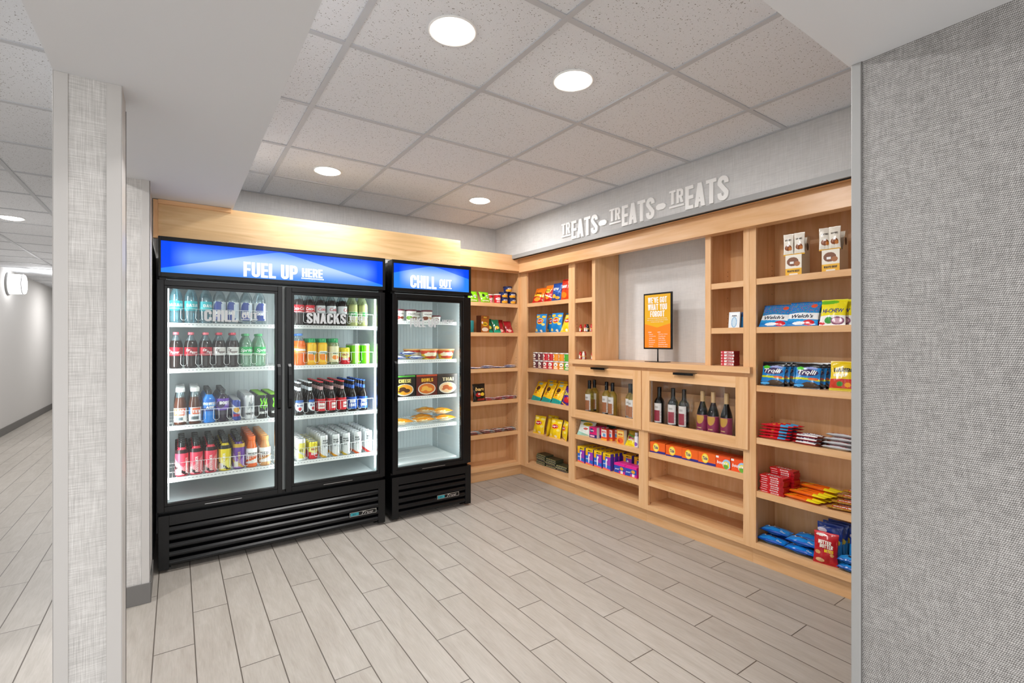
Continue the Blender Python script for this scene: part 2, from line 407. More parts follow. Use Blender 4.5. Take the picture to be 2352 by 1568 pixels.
# printed designs: a list of layers painted in order, (u, v) in 0..1
def design(layers):
    L = [(a[0],)+tuple(lin(x) if isinstance(x, str) else x for x in a[1:]) for a in layers]
    def f(u, v):
        c = (1, 1, 1)
        for a in L:
            k = a[0]
            if k == 'fill': c = a[1]
            elif k == 'band' and a[1] <= v <= a[2]: c = a[3]
            elif k == 'rect' and a[1] <= u <= a[3] and a[2] <= v <= a[4]: c = a[5]
            elif k == 'ell' and ((u-a[1])/a[3])**2+((v-a[2])/a[4])**2 <= 1: c = a[5]
            elif k == 'diag' and a[1] <= v+a[3]*u <= a[2]: c = a[4]
            elif k == 'chev' and v < a[1]-a[2]*abs(u-.5): c = a[3]
            elif k == 'spk' and (math.sin(u*a[1]*12.9+v*a[1]*78.2)*43758.5) % 1 < a[2] and a[3] <= v <= a[4]: c = a[5]
        return c
    return f
def texts(mb, tx, P, m=0):
    """tx: (kind, string, u, v, w, h, colour, extra) laid on the surface P(u, v, offset)"""
    for a in tx:
        k, s, u, v, w, h, c = a[:7]
        q = fit(s, u, v, w, h) if k == 'b' else fits(s, u, v, w, h, .25 if k == 'i' else 0, .02, rot=(k == 'r'))
        mb.polys(q, lambda x, y, d: P(x, y), m, lin(c) if isinstance(c, str) else c)

# ------------------------------------------------ the setting
ZC, ZS, ZH = 2.547, 2.218, 2.46
struct('floor', M().box(-5, 5, -3.5, 16.5, -.06, 0), FLOOR)
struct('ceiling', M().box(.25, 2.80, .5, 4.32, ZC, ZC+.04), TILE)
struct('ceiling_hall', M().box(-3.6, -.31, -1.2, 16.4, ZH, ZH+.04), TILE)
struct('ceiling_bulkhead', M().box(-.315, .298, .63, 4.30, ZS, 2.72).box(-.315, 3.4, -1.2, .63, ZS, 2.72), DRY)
g = M()
for i in range(4): g.box(.554+.6096*i-.012, .554+.6096*i+.012, .631, 4.278, ZC-.006, ZC)
for j in range(-1, 5):
    y = 1.325+.6096*j; g.box(.299, 2.764, y-.012, y+.012, ZC-.005, ZC)
g.box(2.745, 2.765, .631, 4.28, ZC-.004, ZC); g.box(.3, 2.765, 4.262, 4.28, ZC-.0035, ZC)
struct('trim_1', g, TGRID)
g = M()
for x in (-.87, -1.47): g.box(x-.012, x+.012, -1.1, 16.3, ZH-.006, ZH)
for j in range(-5, 23):
    y = 2.48+.625*j; g.box(-2.079, -.32, y-.012, y+.012, ZH-.005, ZH)
struct('trim_2', g, TGRID)
struct('wall_back', M().box(-.30, 3.4, 4.285, 4.42, 0, 2.72), LINEN_S)
struct('wall_right', M().box(3.2, 3.4, .62, 4.285, 0, 2.2), LINEN_LIT)
struct('wall_right_soffit', M().box(2.765, 3.4, .63, 4.285, 2.2, 2.72), LINEN_S)
struct('trim_3', M().box(2.760, 2.777, .64, 4.27, 2.196, 2.232), GREYM)
struct('shadow_gap_strip', M().box(2.7775, 2.7845, .64, 4.0, 2.19, 2.1995), DARK)  # black strip standing in for the shade between soffit and fascia
struct('wall_right_front', M().box(1.705, 3.4, -1.4, .62, 0, ZS), COARSE)
struct('trim_5', M().box(1.700, 1.73, .598, .6235, 0, ZS), GREYM, bevel=.002)
struct('trim_6', M().box(1.7015, 1.704, .595, .598, 0, ZS), BASEB)
# left column and the wall end beside the cooler
struct('wall_column', M().box(-.313, -.150, 2.056, 2.19, 0, ZS), LINEN)
struct('trim_7', M().box(-.316, -.280, 2.052, 2.0555, 0, ZS).box(-.3165, -.3135, 2.052, 2.10, 0, ZS), GUARD, bevel=.001)
struct('trim_8', M().box(-.187, -.147, 2.052, 2.0555, 0, ZS).box(-.1495, -.1465, 2.052, 2.19, 0, ZS), GUARD, bevel=.001)
struct('trim_9', M().box(-.150, -.1455, 2.1905, 2.198, 0, ZS-.03), BLACKS)
struct('wall_left', M().box(-.30, -.116, 3.182, 4.285, 0, ZS), LINEN)
struct('trim_10', M().box(-.148, -.112, 3.178, 3.1815, .1, ZS).box(-.1155, -.112, 3.178, 3.23, .1, ZS), GUARD, bevel=.001)
struct('baseboard_left', M().box(-.305, -.108, 3.172, 3.1775, 0, .105).box(-.1115, -.108, 3.172, 3.50, 0, .105), BASEB, bevel=.002)
struct('wall_hall_right', M().box(-.42, -.30, 4.285, 16.3, 0, ZH), WALLP)
struct('wall_hall_left', M().box(-2.2, -2.08, 1.0, 16.3, 0, ZH+.04), WALLP)
struct('wall_hall_end', M().box(-2.2, -.3, 16.3, 16.4, 0, ZH+.04), WALLP)
struct('baseboard_hall', M().box(-2.08, -2.068, 1.0, 16.29, 0, .11), BASEB)

# ------------------------------------------------ ceiling lights
LENS = mat('lamp_lens', 'FFFFFF', .5, emit='FFFBF4', es=22)
RIM = mat('lamp_trim', 'F4F4F2', .4)
def downlight(x, y, z, watts, label, r=.074):
    t = thing('recessed_downlight', label, 'ceiling light', (x, y, z), group='recessed ceiling lights')
    M().lathe([(r+.001, -.0005), (r+.014, -.0065), (r+.018, -.0045), (r+.018, -.0005)], 40, cap=False).obj('trim_ring', RIM, t)
    M().lathe([(r, -.004), (r*.97, -.009), (r*.8, -.0135), (.0001, -.0155)], 40, cap=False).obj('lens', LENS, t)
    area('bulb', (0, 0, -.02), r*2, 0, watts, (0, 0, 0), (1, .985, .97), True, t)
WL = 13.5
downlight(.859, 1.63, ZC, WL, 'round recessed ceiling light nearest the viewer, above the open floor')
downlight(1.468, 1.63, ZC, WL, 'round recessed ceiling light in front of the letters on the right wall')
downlight(.857, 3.459, ZC, WL, 'round recessed ceiling light above the wide two-door cooler')
downlight(2.078, 3.459, ZC, WL, 'round recessed ceiling light near the back corner, smallest over the shop')
downlight(-1.19, 6.0, ZH, 19, 'round recessed hallway light, nearer of the two left of the column')
downlight(-1.20, 8.55, ZH, 19, 'round recessed hallway light, farther one just left of the column')
downlight(-1.20, 12.3, ZH, 22, 'farthest recessed hallway light, hidden deep in the corridor')
downlight(-1.0, 2.6, ZH, 13, 'recessed hallway light beside the column, out of view')
t = thing('wall_sconce', 'round lit drum sconce on the left hallway wall', 'wall light', (-2.08, 10.3, 2.24), (0, 0, 0))
M().lathe([(.17, 0), (.17, .02), (.16, .025)], 32).obj('backplate', GREYM, t, (.001, 0, 0), (0, R(90), 0))
SL = mat('sconce_glass', 'FFFFFF', .3, emit='FFFFFF', es=5)
M().lathe([(.14, .025), (.15, .05), (.15, .17), (.14, .19), (.1, .195), (.0001, .196)], 32).obj('diffuser', SL, t, (.001, 0, 0), (0, R(90), 0))
M().lathe([(.152, .165), (.157, .165), (.157, .175), (.152, .175)], 32, cap=False).obj('ring', GREYM, t, (.001, 0, 0), (0, R(90), 0))
area('sconce_bulb', (.25, 0, 0), .3, 0, 7, (0, R(-90), 0), (1, 1, 1), True, t)

# ------------------------------------------------ wooden shelving
RW = (0, 0, -pi/2)   # things on the right wall: local x runs towards the viewer, local y into the wall
XF = 2.905
def cabinet(name, label, loc, rot, w, z0, z1, sl, sr, shelves, d=.285, toe=True, open_top=None, toprail=.0, shelf_in=.006, mid=None, bottom=True, back=None, cat='shelving unit', ext=(0, 0)):
    t = thing(name, label, cat, loc, rot)
    for s, x in ((0, 0), (1, w-.018)):
        p = M().box(x, x+.018, .019, d, z0+(.107 if toe else 0), z1)
        hx = x+.018 if s == 0 else x
        for zs in [q for q in shelves if q > z0+.1]:
            for k in (-2, 2, 3, 4):
                for y in (.05, d-.05):
                    z = zs-.02+.03*k; p.box(hx-.0006, hx+.0006, y-.0025, y+.0025, z-.0025, z+.0025, 1)
        p.obj('side_panel', [WZ, HOLE], t)
    M().box(.018, w-.018, d-.012, d, z0+(.107 if toe else 0), z1).obj('back_panel', WZ, t)
    M().box(.018, w-.018, .019, d-.012, z1-.018, z1).obj('top_panel', WX, t)
    zb = z0+(.107 if toe else 0)
    f = M().box(0, sl, 0, .019, zb, z1).box(w-sr, w, 0, .019, zb, z1)
    if toe: f.box(sl, w-sr, 0.0002, .019, .107, .145, 1)
    if toprail: f.box(sl, w-sr, 0.0002, .019, z1-toprail, z1, 1)
    if mid: f.box(sl, w-sr, .0002, .019, mid[0], mid[1], 1)
    f.obj('face_frame', [WZ, WX], t)
    if toe:
        M().box(.018, w-.018, .0195, d-.0125, .127, .145).obj('bottom_panel', WX, t)
        M().box(-ext[0], w+ext[1], .040, .056, 0, .1065).obj('toe_kick', WX, t)
    for z in shelves:
        M().box(.0185, w-.0185, shelf_in+.014 if False else .0195, d-.0125, z-.019, z).box(sl+.0005, w-sr-.0005, .004, .0195, z-.037, z).obj('shelf', WX, t, bevel=.0006)
    return t
ZT = 2.198
SH = (1.755, 1.46, 1.105, .786, .46)
cabinet('open_shelving_unit', 'maple shelving unit on the back wall, right of the freezer', (2.075, 4.03, 0), (0, 0, 0), .83, 0, ZT, .05, .027, SH, d=.25, toprail=.131, ext=(0, .0395))
cabinet('open_shelving_unit', 'tall maple shelving unit of chip bags and canned crisps in the corner', (XF, 4.03, 0), RW, .783, 0, ZT, .113, .039, SH, toprail=.131, ext=(.0395, 0))
cabinet('open_shelving_unit', 'tall maple shelving unit of candy beside the grey woven wall', (XF, 1.6125, 0), RW, .975, 0, ZT, .041, .041, SH, toprail=.131)
cabinet('shelving_hutch', 'narrow maple hutch on the worktop left of the orange poster', (XF, 3.2465, 0), RW, .2975, 1.2152, ZT, .0425, .038, (1.75, 1.455), toe=False, toprail=.131)
cabinet('shelving_hutch', 'narrow maple hutch on the worktop right of the orange poster', (XF, 1.9155, 0), RW, .302, 1.2152, ZT, .04, .038, (1.752, 1.46), toe=False, toprail=.131)
def door(parent, x0, x1, hx):
    z0, z1 = .705, 1.152; s = .07
    f = M().box(x0, x0+s, -.0205, -.0005, z0, z1).box(x1-s-.01, x1, -.0205, -.0005, z0, z1)
    f.box(x0+s, x1-s-.01, -.0203, -.0007, z0, z0+.07, 1).box(x0+s, x1-s-.01, -.0203, -.0007, z1-.07, z1, 1)
    d = f.obj('door', [WZ, WX], parent, bevel=.0006)
    M().box(x0+s, x1-s-.01, -.012, -.009, z0+.07, z1-.07).obj('glass_pane', PANEW, d)
    M().box(hx, hx+.16, -.045, -.0, z1+.0002, z1+.003).box(hx, hx+.16, -.047, -.045, z1-.012, z1+.003).obj('handle', BLACK, d)
def base_unit(label, y, w, sl, sr, shelves, dx0, dx1, hx):
    t = cabinet('base_cabinet', label, (XF, y, 0), RW, w, 0, 1.1768, sl, sr, shelves, mid=(.69, .73), toprail=.03, cat='cabinet')
    M().box(.0185, w-.0185, .0195, .27, .72, .738).obj('display_deck', WX, t)
    M().box(.0185, w-.0185, .19, .205, .7385, .985).obj('display_backboard', WX, t)
    door(t, dx0, dx1, hx); return t
base_unit('maple base cabinet with a glazed door of white wine bottles', 3.2465, .8085, .0425, .043, (.548, .306), .0, .8045, .29)
base_unit('maple base cabinet with a glazed door of red wine bottles', 2.4375, .8245, .044, .039, (.545, .329), .003, .8265, .30)
t = thing('worktop', 'maple worktop over the two glazed base cabinets', 'worktop', (0, 0, 0))
M().box(2.870, 2.904, 1.59, 3.235, 1.1772, 1.215).box(2.904, 3.198, 1.6145, 3.235, 1.1772, 1.2149).obj('slab', WY, t, bevel=.001)
t = thing('fascia_board', 'long maple fascia board above the right wall shelving', 'fascia')
M().box(2.845, 2.9045, .64, 3.969, 2.067, 2.198).obj('board', WY, t, bevel=.001)
M().box(2.786, 2.9045, .64, 3.969, 2.1983, 2.1995).obj('filler_strip', WY, t)
t = thing('fascia_board', 'short maple fascia board above the back wall shelving', 'fascia')
M().box(2.05, 2.9045, 3.970, 4.0295, 2.080, 2.236).obj('board', WX, t, bevel=.001)
M().box(2.05, 2.76, 4.0297, 4.28, 2.20, 2.212).obj('filler_strip', WX, t)
t = thing('cooler_valance', 'wide maple valance panel on top of the two black coolers', 'valance')
M().box(-.088, 1.951, 3.562, 3.58, 1.9985, 2.214).obj('panel', WPANEL, t)
M().box(-.111, -.0885, 3.55, 3.58, 1.986, 2.214).obj('end_strip', WZ, t)
M().box(-.088, .288, 3.545, 3.5615, 2.192, 2.2165).obj('top_strip', WX, t)

# ------------------------------------------------ letters on the soffit
def P_r(x0):      # face towards -X: reading direction runs towards -Y
    return lambda x, y, d: (x0+d, -x, y)
def letters(y0, y1, first, label_tr, label_eats):
    t = thing('wall_lettering', label_tr, 'sign', group='raised words on the right wall soffit'); lw = 2.7645
    def put(q, nm):
        m_ = M(); m_.polys(q, lambda x, y, d: (lw-.012+d, -x, y), 0, depth=.0118); return m_.obj(nm, WHITEL, t)
    a = .285*(y0-y1)
    put(fit('TR', -y0, 2.296, a-.012, .094), 'small_letters'); put([rect(-y0, 2.273, -y0+a-.005, 2.285)], 'underline')
    put(fit('EATS', -y0+a+.004, 2.237, (y0-y1)-a-.004, .152, .05), 'large_letters')
letters(3.208, 2.768, 1, 'white raised letters TREATS, leftmost of the three words', '')
letters(2.640, 2.213, 0, 'white raised letters TREATS, middle of the three words', '')
letters(2.088, 1.659, 0, 'white raised letters TREATS, rightmost and largest looking word', '')
for y0, y1, l in ((2.755, 2.672, 'white raised hexagon between the first and second word'), (2.198, 2.118, 'white raised hexagon between the second and third word')):
    m_ = M(); a, b = -y0, -y1; k = .018
    m_.polys([[(a, 2.296), (a, 2.314), (a+k, 2.326), (b-k, 2.326), (b, 2.314), (b, 2.296), (b-k, 2.284), (a+k, 2.284)]], lambda x, y, d: (2.7525+d, -x, y), depth=.0118)
    tag(m_.obj('hexagon_dot', WHITEL), l, 'sign', 'raised words on the right wall soffit')

# ------------------------------------------------ poster stand on the worktop
t = thing('poster_stand', 'orange and yellow poster reading WE\'VE GOT WHAT YOU FORGOT on a black stand', 'sign', (3.03, 2.407, 1.2152), RW)
w2, zb, zt = .132, .098, .530
M().box(-w2, w2, 0, .014, zb, zt).obj('frame', BLACK, t, bevel=.001)
p = M(); s2, b2, t2 = w2-.011, zb+.011, zt-.012
YEL, ORA = lin('EDB312'), lin('FF8A12')
P = lambda o: (lambda x, y, d=0: (x, -o-d, y))
zc = b2+.185
p.polys([rect(-s2, b2, s2, zc-.03)], P(.0006), c=ORA)
p.polys([[(-s2, zc-.03), (0, zc-.03), (-s2, zc)], [(s2, zc-.03), (s2, zc), (0, zc-.03)]], P(.0006), c=ORA)
p.polys([[(-s2, zc), (0, zc-.03), (s2, zc), (s2, t2), (-s2, t2)]], P(.0006), c=YEL)
for s, x, y, w, h in (("WE'VE GOT", -.088, .452, .178, .046), ('WHAT YOU', -.088, .398, .178, .047), ('FORGOT', -.066, .346, .135, .046)):
    p.polys(fit(s, x, y, w, h), P(.0012))
for s, x, y, w in (('If you have forgotten something,', -.09, .331, .18), ('ask us for a replacement or find', -.095, .317, .19), ('it here in our shop.', -.06, .303, .12)):
    p.polys(fits(s, x, y, w, .0075), P(.0012))
for c_, x in ((('ITEMS', 'Razors', 'Toothpaste', 'Combs', 'Mouthwash', 'Deodorant', 'Shampoo', 'Lotion'), -.085), (('MORE', 'Shaving cream', 'Toothbrush', 'Nail file', 'Sewing kit', 'Conditioner', 'Feminine care', 'Phone charger'), .005)):
    for k, s in enumerate(c_): p.polys(fits(s, x+(.007 if k else 0), .225-.0155*k, .008*len(s)*.8, .0065, bold=.02), P(.0012))
p.obj('poster', CARD, t)
M().tube([(0, .007, .004), (0, .007, zb+.01)], .005, 8).obj('pole', BLACK, t)
M().box(-.085, .085, -.045, .05, 0, .004).obj('base_plate', BLACK, t, bevel=.001)

# ------------------------------------------------ coolers
def sign_mat(name, w, apex, zc, x0, ramp_k):
    m = bpy.data.materials.new(name); m.use_nodes = True; t = NT(m); b = t.b
    b.inputs['Base Color'].default_value = (.0, .01, .03, 1); b.inputs['Roughness'].default_value = .2; b.inputs['Specular IOR Level'].default_value = .15
    c = t.new('ShaderNodeTexCoord'); sp = t.new('ShaderNodeSeparateXYZ'); t.link(c.outputs['Object'], sp.inputs[0]); X, Z = sp.outputs[0], sp.outputs[2]
    # backlit film: glow of two tubes painted into its emission, a lighter printed triangle
    vz = t.math('DIVIDE', t.math('SUBTRACT', Z, zc), .062); gz = t.math('POWER', 2.718, t.math('MULTIPLY', t.math('MULTIPLY', vz, vz), -1.0))
    ex = t.math('MINIMUM', t.math('SUBTRACT', X, .055), t.math('SUBTRACT', w-.055, X)); gx = t.math('DIVIDE', ex, .10, clamp=True)
    gl = t.math('MULTIPLY', gz, t.math('SMOOTH_MIN', gx, 1.0, .2, clamp=True))
    line = t.math('SUBTRACT', apex, t.math('MULTIPLY', t.math('SQRT', t.math('ADD', t.math('MULTIPLY', t.math('SUBTRACT', X, x0), t.math('SUBTRACT', X, x0)), .0012)), ramp_k))
    tri = t.math('MULTIPLY_ADD', t.math('SUBTRACT', line, Z), 600, .5, clamp=True)
    deep = t.mix(gl, lin('0448F4'), lin('6FA4F6')); lite = t.mix(gl, lin('2E86F6'), lin('C4DEFC'))
    t.link(t.mix(tri, deep, lite), b.inputs['Emission Color']); b.inputs['Emission Strength'].default_value = .85
    return m
SIGNW = mat('backlit_white', 'FFFFFF', .3, emit='F6F8FC', es=1.0)
def wire_shelf(t, x0, x1, y0, y1, z, strip=True, n=None):
    s = M().box(x0, x1, y0, y0+.004, z-.026 if strip else z-.008, z)
    if strip:
        k = int((x1-x0)/.02)
        for i in range(k): s.box(x0+.004+i*.02, x0+.004+i*.02+.011, y0-.0006, y0, z-.0115, z-.0085, 1)
    for y in (y0+.03, (y0+y1)/2-.08, (y0+y1)/2+.08, y1-.03): s.box(x0, x1, y, y+.005, z-.009, z-.004)
    n = n or int((x1-x0)/.022)
    for i in range(n+1):
        x = x0+(x1-x0-.003)*i/n; s.box(x, x+.003, y0+.004, y1, z-.004, z-.0005)
    s.obj('shelf', [WIRE, HOLE2], t)
HOLE2 = mat('shelf_label_slot', '7F8688', .6)
def cooler(name, label, x, W, doors, shelves, signtexts, signm, led_right_dots=False, badge=(1.11, 1.305), rack=None, splits=(), inner=()):
    t = thing(name, label, 'drinks cooler' if len(doors) > 1 else 'freezer', (x, 3.52, 0))
    D = .745
    b = M().box(0.004, .036, .046, D, .345, 1.985).box(W-.036, W-.004, .046, D, .345, 1.985).box(.036, W-.036, .70, D, .345, 1.985)
    b.box(.036, W-.036, .046, .70, .345, .372).box(.036, W-.036, .07, .70, 1.75, 1.985).box(.004, W-.004, .06, D, .03, .345)
    b.box(.02, .06, .08, .12, 0, .03).box(W-.06, W-.02, .08, .12, 0, .03).box(.02, .06, .66, .70, 0, .03).box(W-.06, W-.02, .66, .70, 0, .03)
    b.obj('cabinet_body', BLACKS, t)
    l = M().box(.0365, .040, .05, .6995, .3725, 1.7495).box(W-.040, W-.0365, .05, .6995, .3725, 1.7495).box(.040, W-.040, .66, .6995, .3725, 1.7495)
    l.box(.040, W-.040, .05, .66, .3725, .376).box(.040, W-.040, .07, .66, 1.742, 1.7495)
    n = int(W/.035)
    for i in range(n):
        xx = .06+i*(W-.12)/n; l.box(xx, xx+.006, .657, .6601, .39, 1.73)
    for xx in (.0402, W-.0432):
        for yy in (.12, .55):
            l.box(xx, xx+.003, yy, yy+.018, .40, 1.72)
            for k in range(52): l.box(xx-.0002, xx+.0032, yy+.007, yy+.011, .42+k*.025, .427+k*.025, 1)
    l.obj('interior_liner', [LINER, HOLE2], t)
    # light box
    f = M().box(0, W, .012, .10, 1.757, 1.995).box(0, .012, 0, .012, 1.757, 1.995).box(W-.018, W, 0, .012, 1.757, 1.995)
    f.box(.012, W-.018, 0, .012, 1.757, 1.782).box(.012, W-.018, 0, .012, 1.970, 1.995)
    lb = f.obj('light_box', BLACK, t, bevel=.0015)
    M().box(.0122, W-.0182, .008, .0118, 1.7822, 1.9698).obj('lit_panel', signm, lb)
    q = M()
    for a in signtexts: q.polys(fit(*a) if a[0] else [rect(*a[1:])], lambda X, Y, d: (X, .0072, Y))
    q.obj('sign_lettering', SIGNW, lb)
    # grille
    gm = M().box(0, .052, 0.004, .058, .018, .337).box(W-.052, W, .004, .058, .018, .337).box(.052, W-.052, .004, .058, .277, .337)
    gm.box(.052, W-.052, .045, .058, .03, .277, 1)
    for k in range(5):
        z = .035+.0495*k
        pts = [(.012, z), (.006, z+.008), (.006, z+.020), (.014, z+.032), (.044, z+.040), (.044, z)]
        i0 = len(gm.v)
        for xx in (.052, W-.052): gm.v += [(xx, a, c) for a, c in pts]
        for i in range(6):
            j = (i+1) % 6; gm.f.append((i0+i, i0+6+i, i0+6+j, i0+j)); gm.m.append(0); gm.c.append((1, 1, 1)); gm.sm.append(False)
    gr = gm.obj('grille', [BLACKS, DARK], t, bevel=.0012)
    bx0, bx1 = badge
    bd = M().box(bx0, bx1, -.004, .004, .108, .139).box(bx0+.003, bx1-.003, -.0046, -.004, .111, .136, 1).box(bx0+.006, bx0+.065, -.005, -.0046, .113, .134, 2)
    bd.polys(fits('True', bx0+.085, .114, .085, .021, .5), lambda X, Y, d: (X, -.0052, Y), 0)
    bd.polys(fits('BIO', bx0+.02, .118, .025, .010), lambda X, Y, d: (X, -.0054, Y), 1)
    bd.obj('badge', [CHROME, BLACK, mat('teal_badge', '2F8E99', .3)], t)
    # shelves
    for (a, c_) in splits:
        for z in shelves: wire_shelf(t, a, c_, .10, .645, z)
    if rack: wire_shelf(t, splits[0][0], splits[0][1], .10, .645, rack, False, 44)
    # doors
    for d in doors:
        x0, x1, gx0, gx1, hs, dec, hz = d
        z0, z1, g0, g1 = .362, 1.738, .407, 1.689
        f = M().box(x0, gx0-.016, 0, .04, z0, z1).box(gx1+.016, x1, 0, .04, z0, z1).box(gx0-.016, gx1+.016, 0, .04, z0, g0-.016).box(gx0-.016, gx1+.016, 0, .04, g1+.016, z1)
        dr = f.obj('door', BLACKS, t, bevel=.002)
        q = M().box(gx0-.0155, gx0, .006, .036, g0-.0155, g1+.0155).box(gx1, gx1+.0155, .006, .036, g0-.0155, g1+.0155).box(gx0, gx1, .006, .036, g0-.0155, g0).box(gx0, gx1, .006, .036, g1, g1+.0155)
        q.obj('bezel', BLACKS, dr, bevel=.001)
        M().box(gx0, gx1, .012, .016, g0, g1).obj('glass_pane', PANE, dr)
        dq = M()
        for a in dec: dq.polys(fit(*a) if a[0] else [rect(*a[1:])], lambda X, Y, d: (X, .0112, Y))
        dq.obj('glass_lettering', DECAL, dr)
        hx = x1-.022 if hs > 0 else x0+.022
        h = M(); pr = [(.0, .922), (-.022, .935), (-.03, .99), (-.03, 1.15), (-.022, 1.205), (.0, 1.222)]
        for i in range(5):
            (ya, za), (yb, zb_) = pr[i], pr[i+1]
            h.face([(hx-.009, ya, za), (hx+.009, ya, za), (hx+.009, yb, zb_), (hx-.009, yb, zb_)]); h.face([(hx-.009, ya+.012, za), (hx-.009, yb+.012, zb_), (hx+.009, yb+.012, zb_), (hx+.009, ya+.012, za)])
            h.face([(hx-.009, ya, za), (hx-.009, yb, zb_), (hx-.009, yb+.012, zb_), (hx-.009, ya+.012, za)]); h.face([(hx+.009, ya, za), (hx+.009, ya+.012, za), (hx+.009, yb+.012, zb_), (hx+.009, yb, zb_)])
        h.obj('handle', BLACKS, dr)
        mx = (x0+x1)/2; M().box(mx-.10, mx+.10, -.0012, -.0002, .372, .3745).obj('silver_strip', CHROME, dr)
    # led strips
    for (lx, ang, w_) in inner:
        ls = M()
        if led_right_dots and lx > .3:
            ls.box(lx-.005, lx+.005, .0485, .0492, .42, 1.70, 1)
            for k in range(50): ls.box(lx-.003, lx+.003, .046, .0485, .43+k*.0255, .438+k*.0255)
        elif .6 < lx < .7: ls.box(lx-.003, lx+.003, .0635, .066, .42, 1.70)
        else: ls.box(lx-.003, lx+.003, .046, .049, .42, 1.70)
        ls.obj('light_strip', [LED, LINER], t)
        area('strip_light', (lx, .068, 1.06), .02, 1.28, w_, (R(90), 0, R(ang)), (.93, .98, 1), parent=t)
    return t
LEDD = mat('led_tube', 'FFFFFF', .4, emit='F4FAFF', es=3.5)
SIGN1 = sign_mat('backlit_blue_film_wide', 1.375, 1.972, 1.880, .66, .255)
SIGN2 = sign_mat('backlit_blue_film_narrow', .686, 1.978, 1.880, .335, .255)
X1 = -.0856; X2 = 1.344
dd = [(-.006, .668, .044, .624, 1, [('CHILL', .228, 1.497, .183, .070), ('OUT', .432, 1.522, .09, .036), (None, .43, 1.512, .524, 1.516)], 0),
      (.690, 1.372, .742, 1.318, -1, [('SNACKS', .822, 1.497, .266, .072), ('TO', 1.108, 1.522, .048, .036), ('GO', 1.176, 1.522, .05, .036), (None, 1.106, 1.512, 1.228, 1.516)], 0)]
CZ = (1.487, 1.204, .853, .534)
c1 = cooler('drinks_cooler', 'wide black two-door glass cooler full of bottled drinks', X1, 1.375, dd, CZ,
       [('FUEL UP', .441, 1.790, .322, .094), ('HERE', .792, 1.814, .134, .058), (None, .788, 1.801, .934, 1.8075)], SIGN1,
       splits=((.043, .675), (.697, 1.328)), inner=((.048, -30, 1.9), (.686, 0, 2.6), (1.326, 28, 2.9)))
mm = M().box(.672, .700, .046, .062, .372, 1.742); mm.obj('mullion', mat('grey_gasket', '8F9392', .3), c1)
c2 = cooler('display_freezer', 'narrow black single-door glass freezer with blue CHILL OUT sign', X2, .686,
       [(.003, .683, .048, .594, -1, [('FUEL', .147, 1.485, .13, .070), ('UP', .300, 1.485, .095, .070), ('HERE', .425, 1.516, .105, .032), (None, .423, 1.506, .53, 1.509)], 0)], (1.536, 1.225, .933, .694),
       [('CHILL', .149, 1.791, .222, .098), ('OUT', .398, 1.812, .108, .062), (None, .396, 1.801, .508, 1.8075)], SIGN2,
       badge=(.372, .568), rack=.41, splits=((.045, .6),), inner=((.048, -25, 1.5), (.618, 28, 1.9)), led_right_dots=True)

# ------------------------------------------------ goods: shapes
def bag(w, h, d, des, tx=(), nu=22, nv=26, crimp=.07, seed=1, pinch=.06):
    rnd = random.Random(seed); ph = [rnd.uniform(0, 6.28) for _ in range(6)]
    def S(side):
        def f(u, v):
            g = max(0.0, min(1.0, (v-crimp*.6)/(1-crimp*1.2))); th = (sin(pi*g)**.55 if 0 < g < 1 else 0)*(max(0, sin(pi*u))**.6)
            th = th*d/2*(1.12-.25*v)
            wr = .035*d*(sin(9*u+ph[0]+5*v)+sin(14*v+ph[1]-6*u)+.8*sin(23*u+ph[2])*(1-g))*(1 if 0 < g < 1 else .0)
            ww = w*(1-pinch*sin(pi*g)) if 0 <= g <= 1 else w
            x = (u-.5)*ww; z = v*h+.004*h*sin(11*u+ph[3])*(0 if v < .5 else 1)
            return (x, side*(th+.0006+(wr if th > 0 else 0)*(th > .12*d)), z)
        return f
    m = M().grid(S(-1), int(nu*2.4), int(nv*2.4), des).grid(S(1), nu, nv, (lambda u, v: des(.02, v)), flip=True)
    F = S(-1)
    def P(x, y):
        p = F(x, y); return (p[0], p[1]-.0009-.02*d*0, p[2])
    texts(m, tx, P); return m
def carton(w, h, d, des, side, top=None, tx=(), nu=18, nv=18, stx=()):
    side = lin(side); top = lin(top) if top else side
    m = M().grid(lambda u, v: ((u-.5)*w, 0, v*h), int(nu*2.4), int(nv*2.4), des, sm=False)
    x0, x1 = -w/2, w/2
    m.face([(x1, 0, 0), (x1, d, 0), (x1, d, h), (x1, 0, h)], 0, side); m.face([(x0, d, 0), (x0, 0, 0), (x0, 0, h), (x0, d, h)], 0, side)
    m.face([(x1, d, 0), (x0, d, 0), (x0, d, h), (x1, d, h)], 0, side); m.face([(x0, 0, h), (x1, 0, h), (x1, d, h), (x0, d, h)], 0, top); m.face([(x0, d, 0), (x1, d, 0), (x1, 0, 0), (x0, 0, 0)], 0, side)
    texts(m, tx, lambda x, y: ((x-.5)*w, -.0008, y*h)); texts(m, stx, lambda x, y: ((x-.5)*w, y*d, h+.0008)); return m
def wrap_surface(r, z0, z1, eps=0):
    def f(u, v):
        rr = r(v) if callable(r) else r
        a = -pi/2+(u-.5)*2*pi; return ((rr+eps)*cos(a), (rr+eps)*sin(a), z0+(z1-z0)*v)
    return f
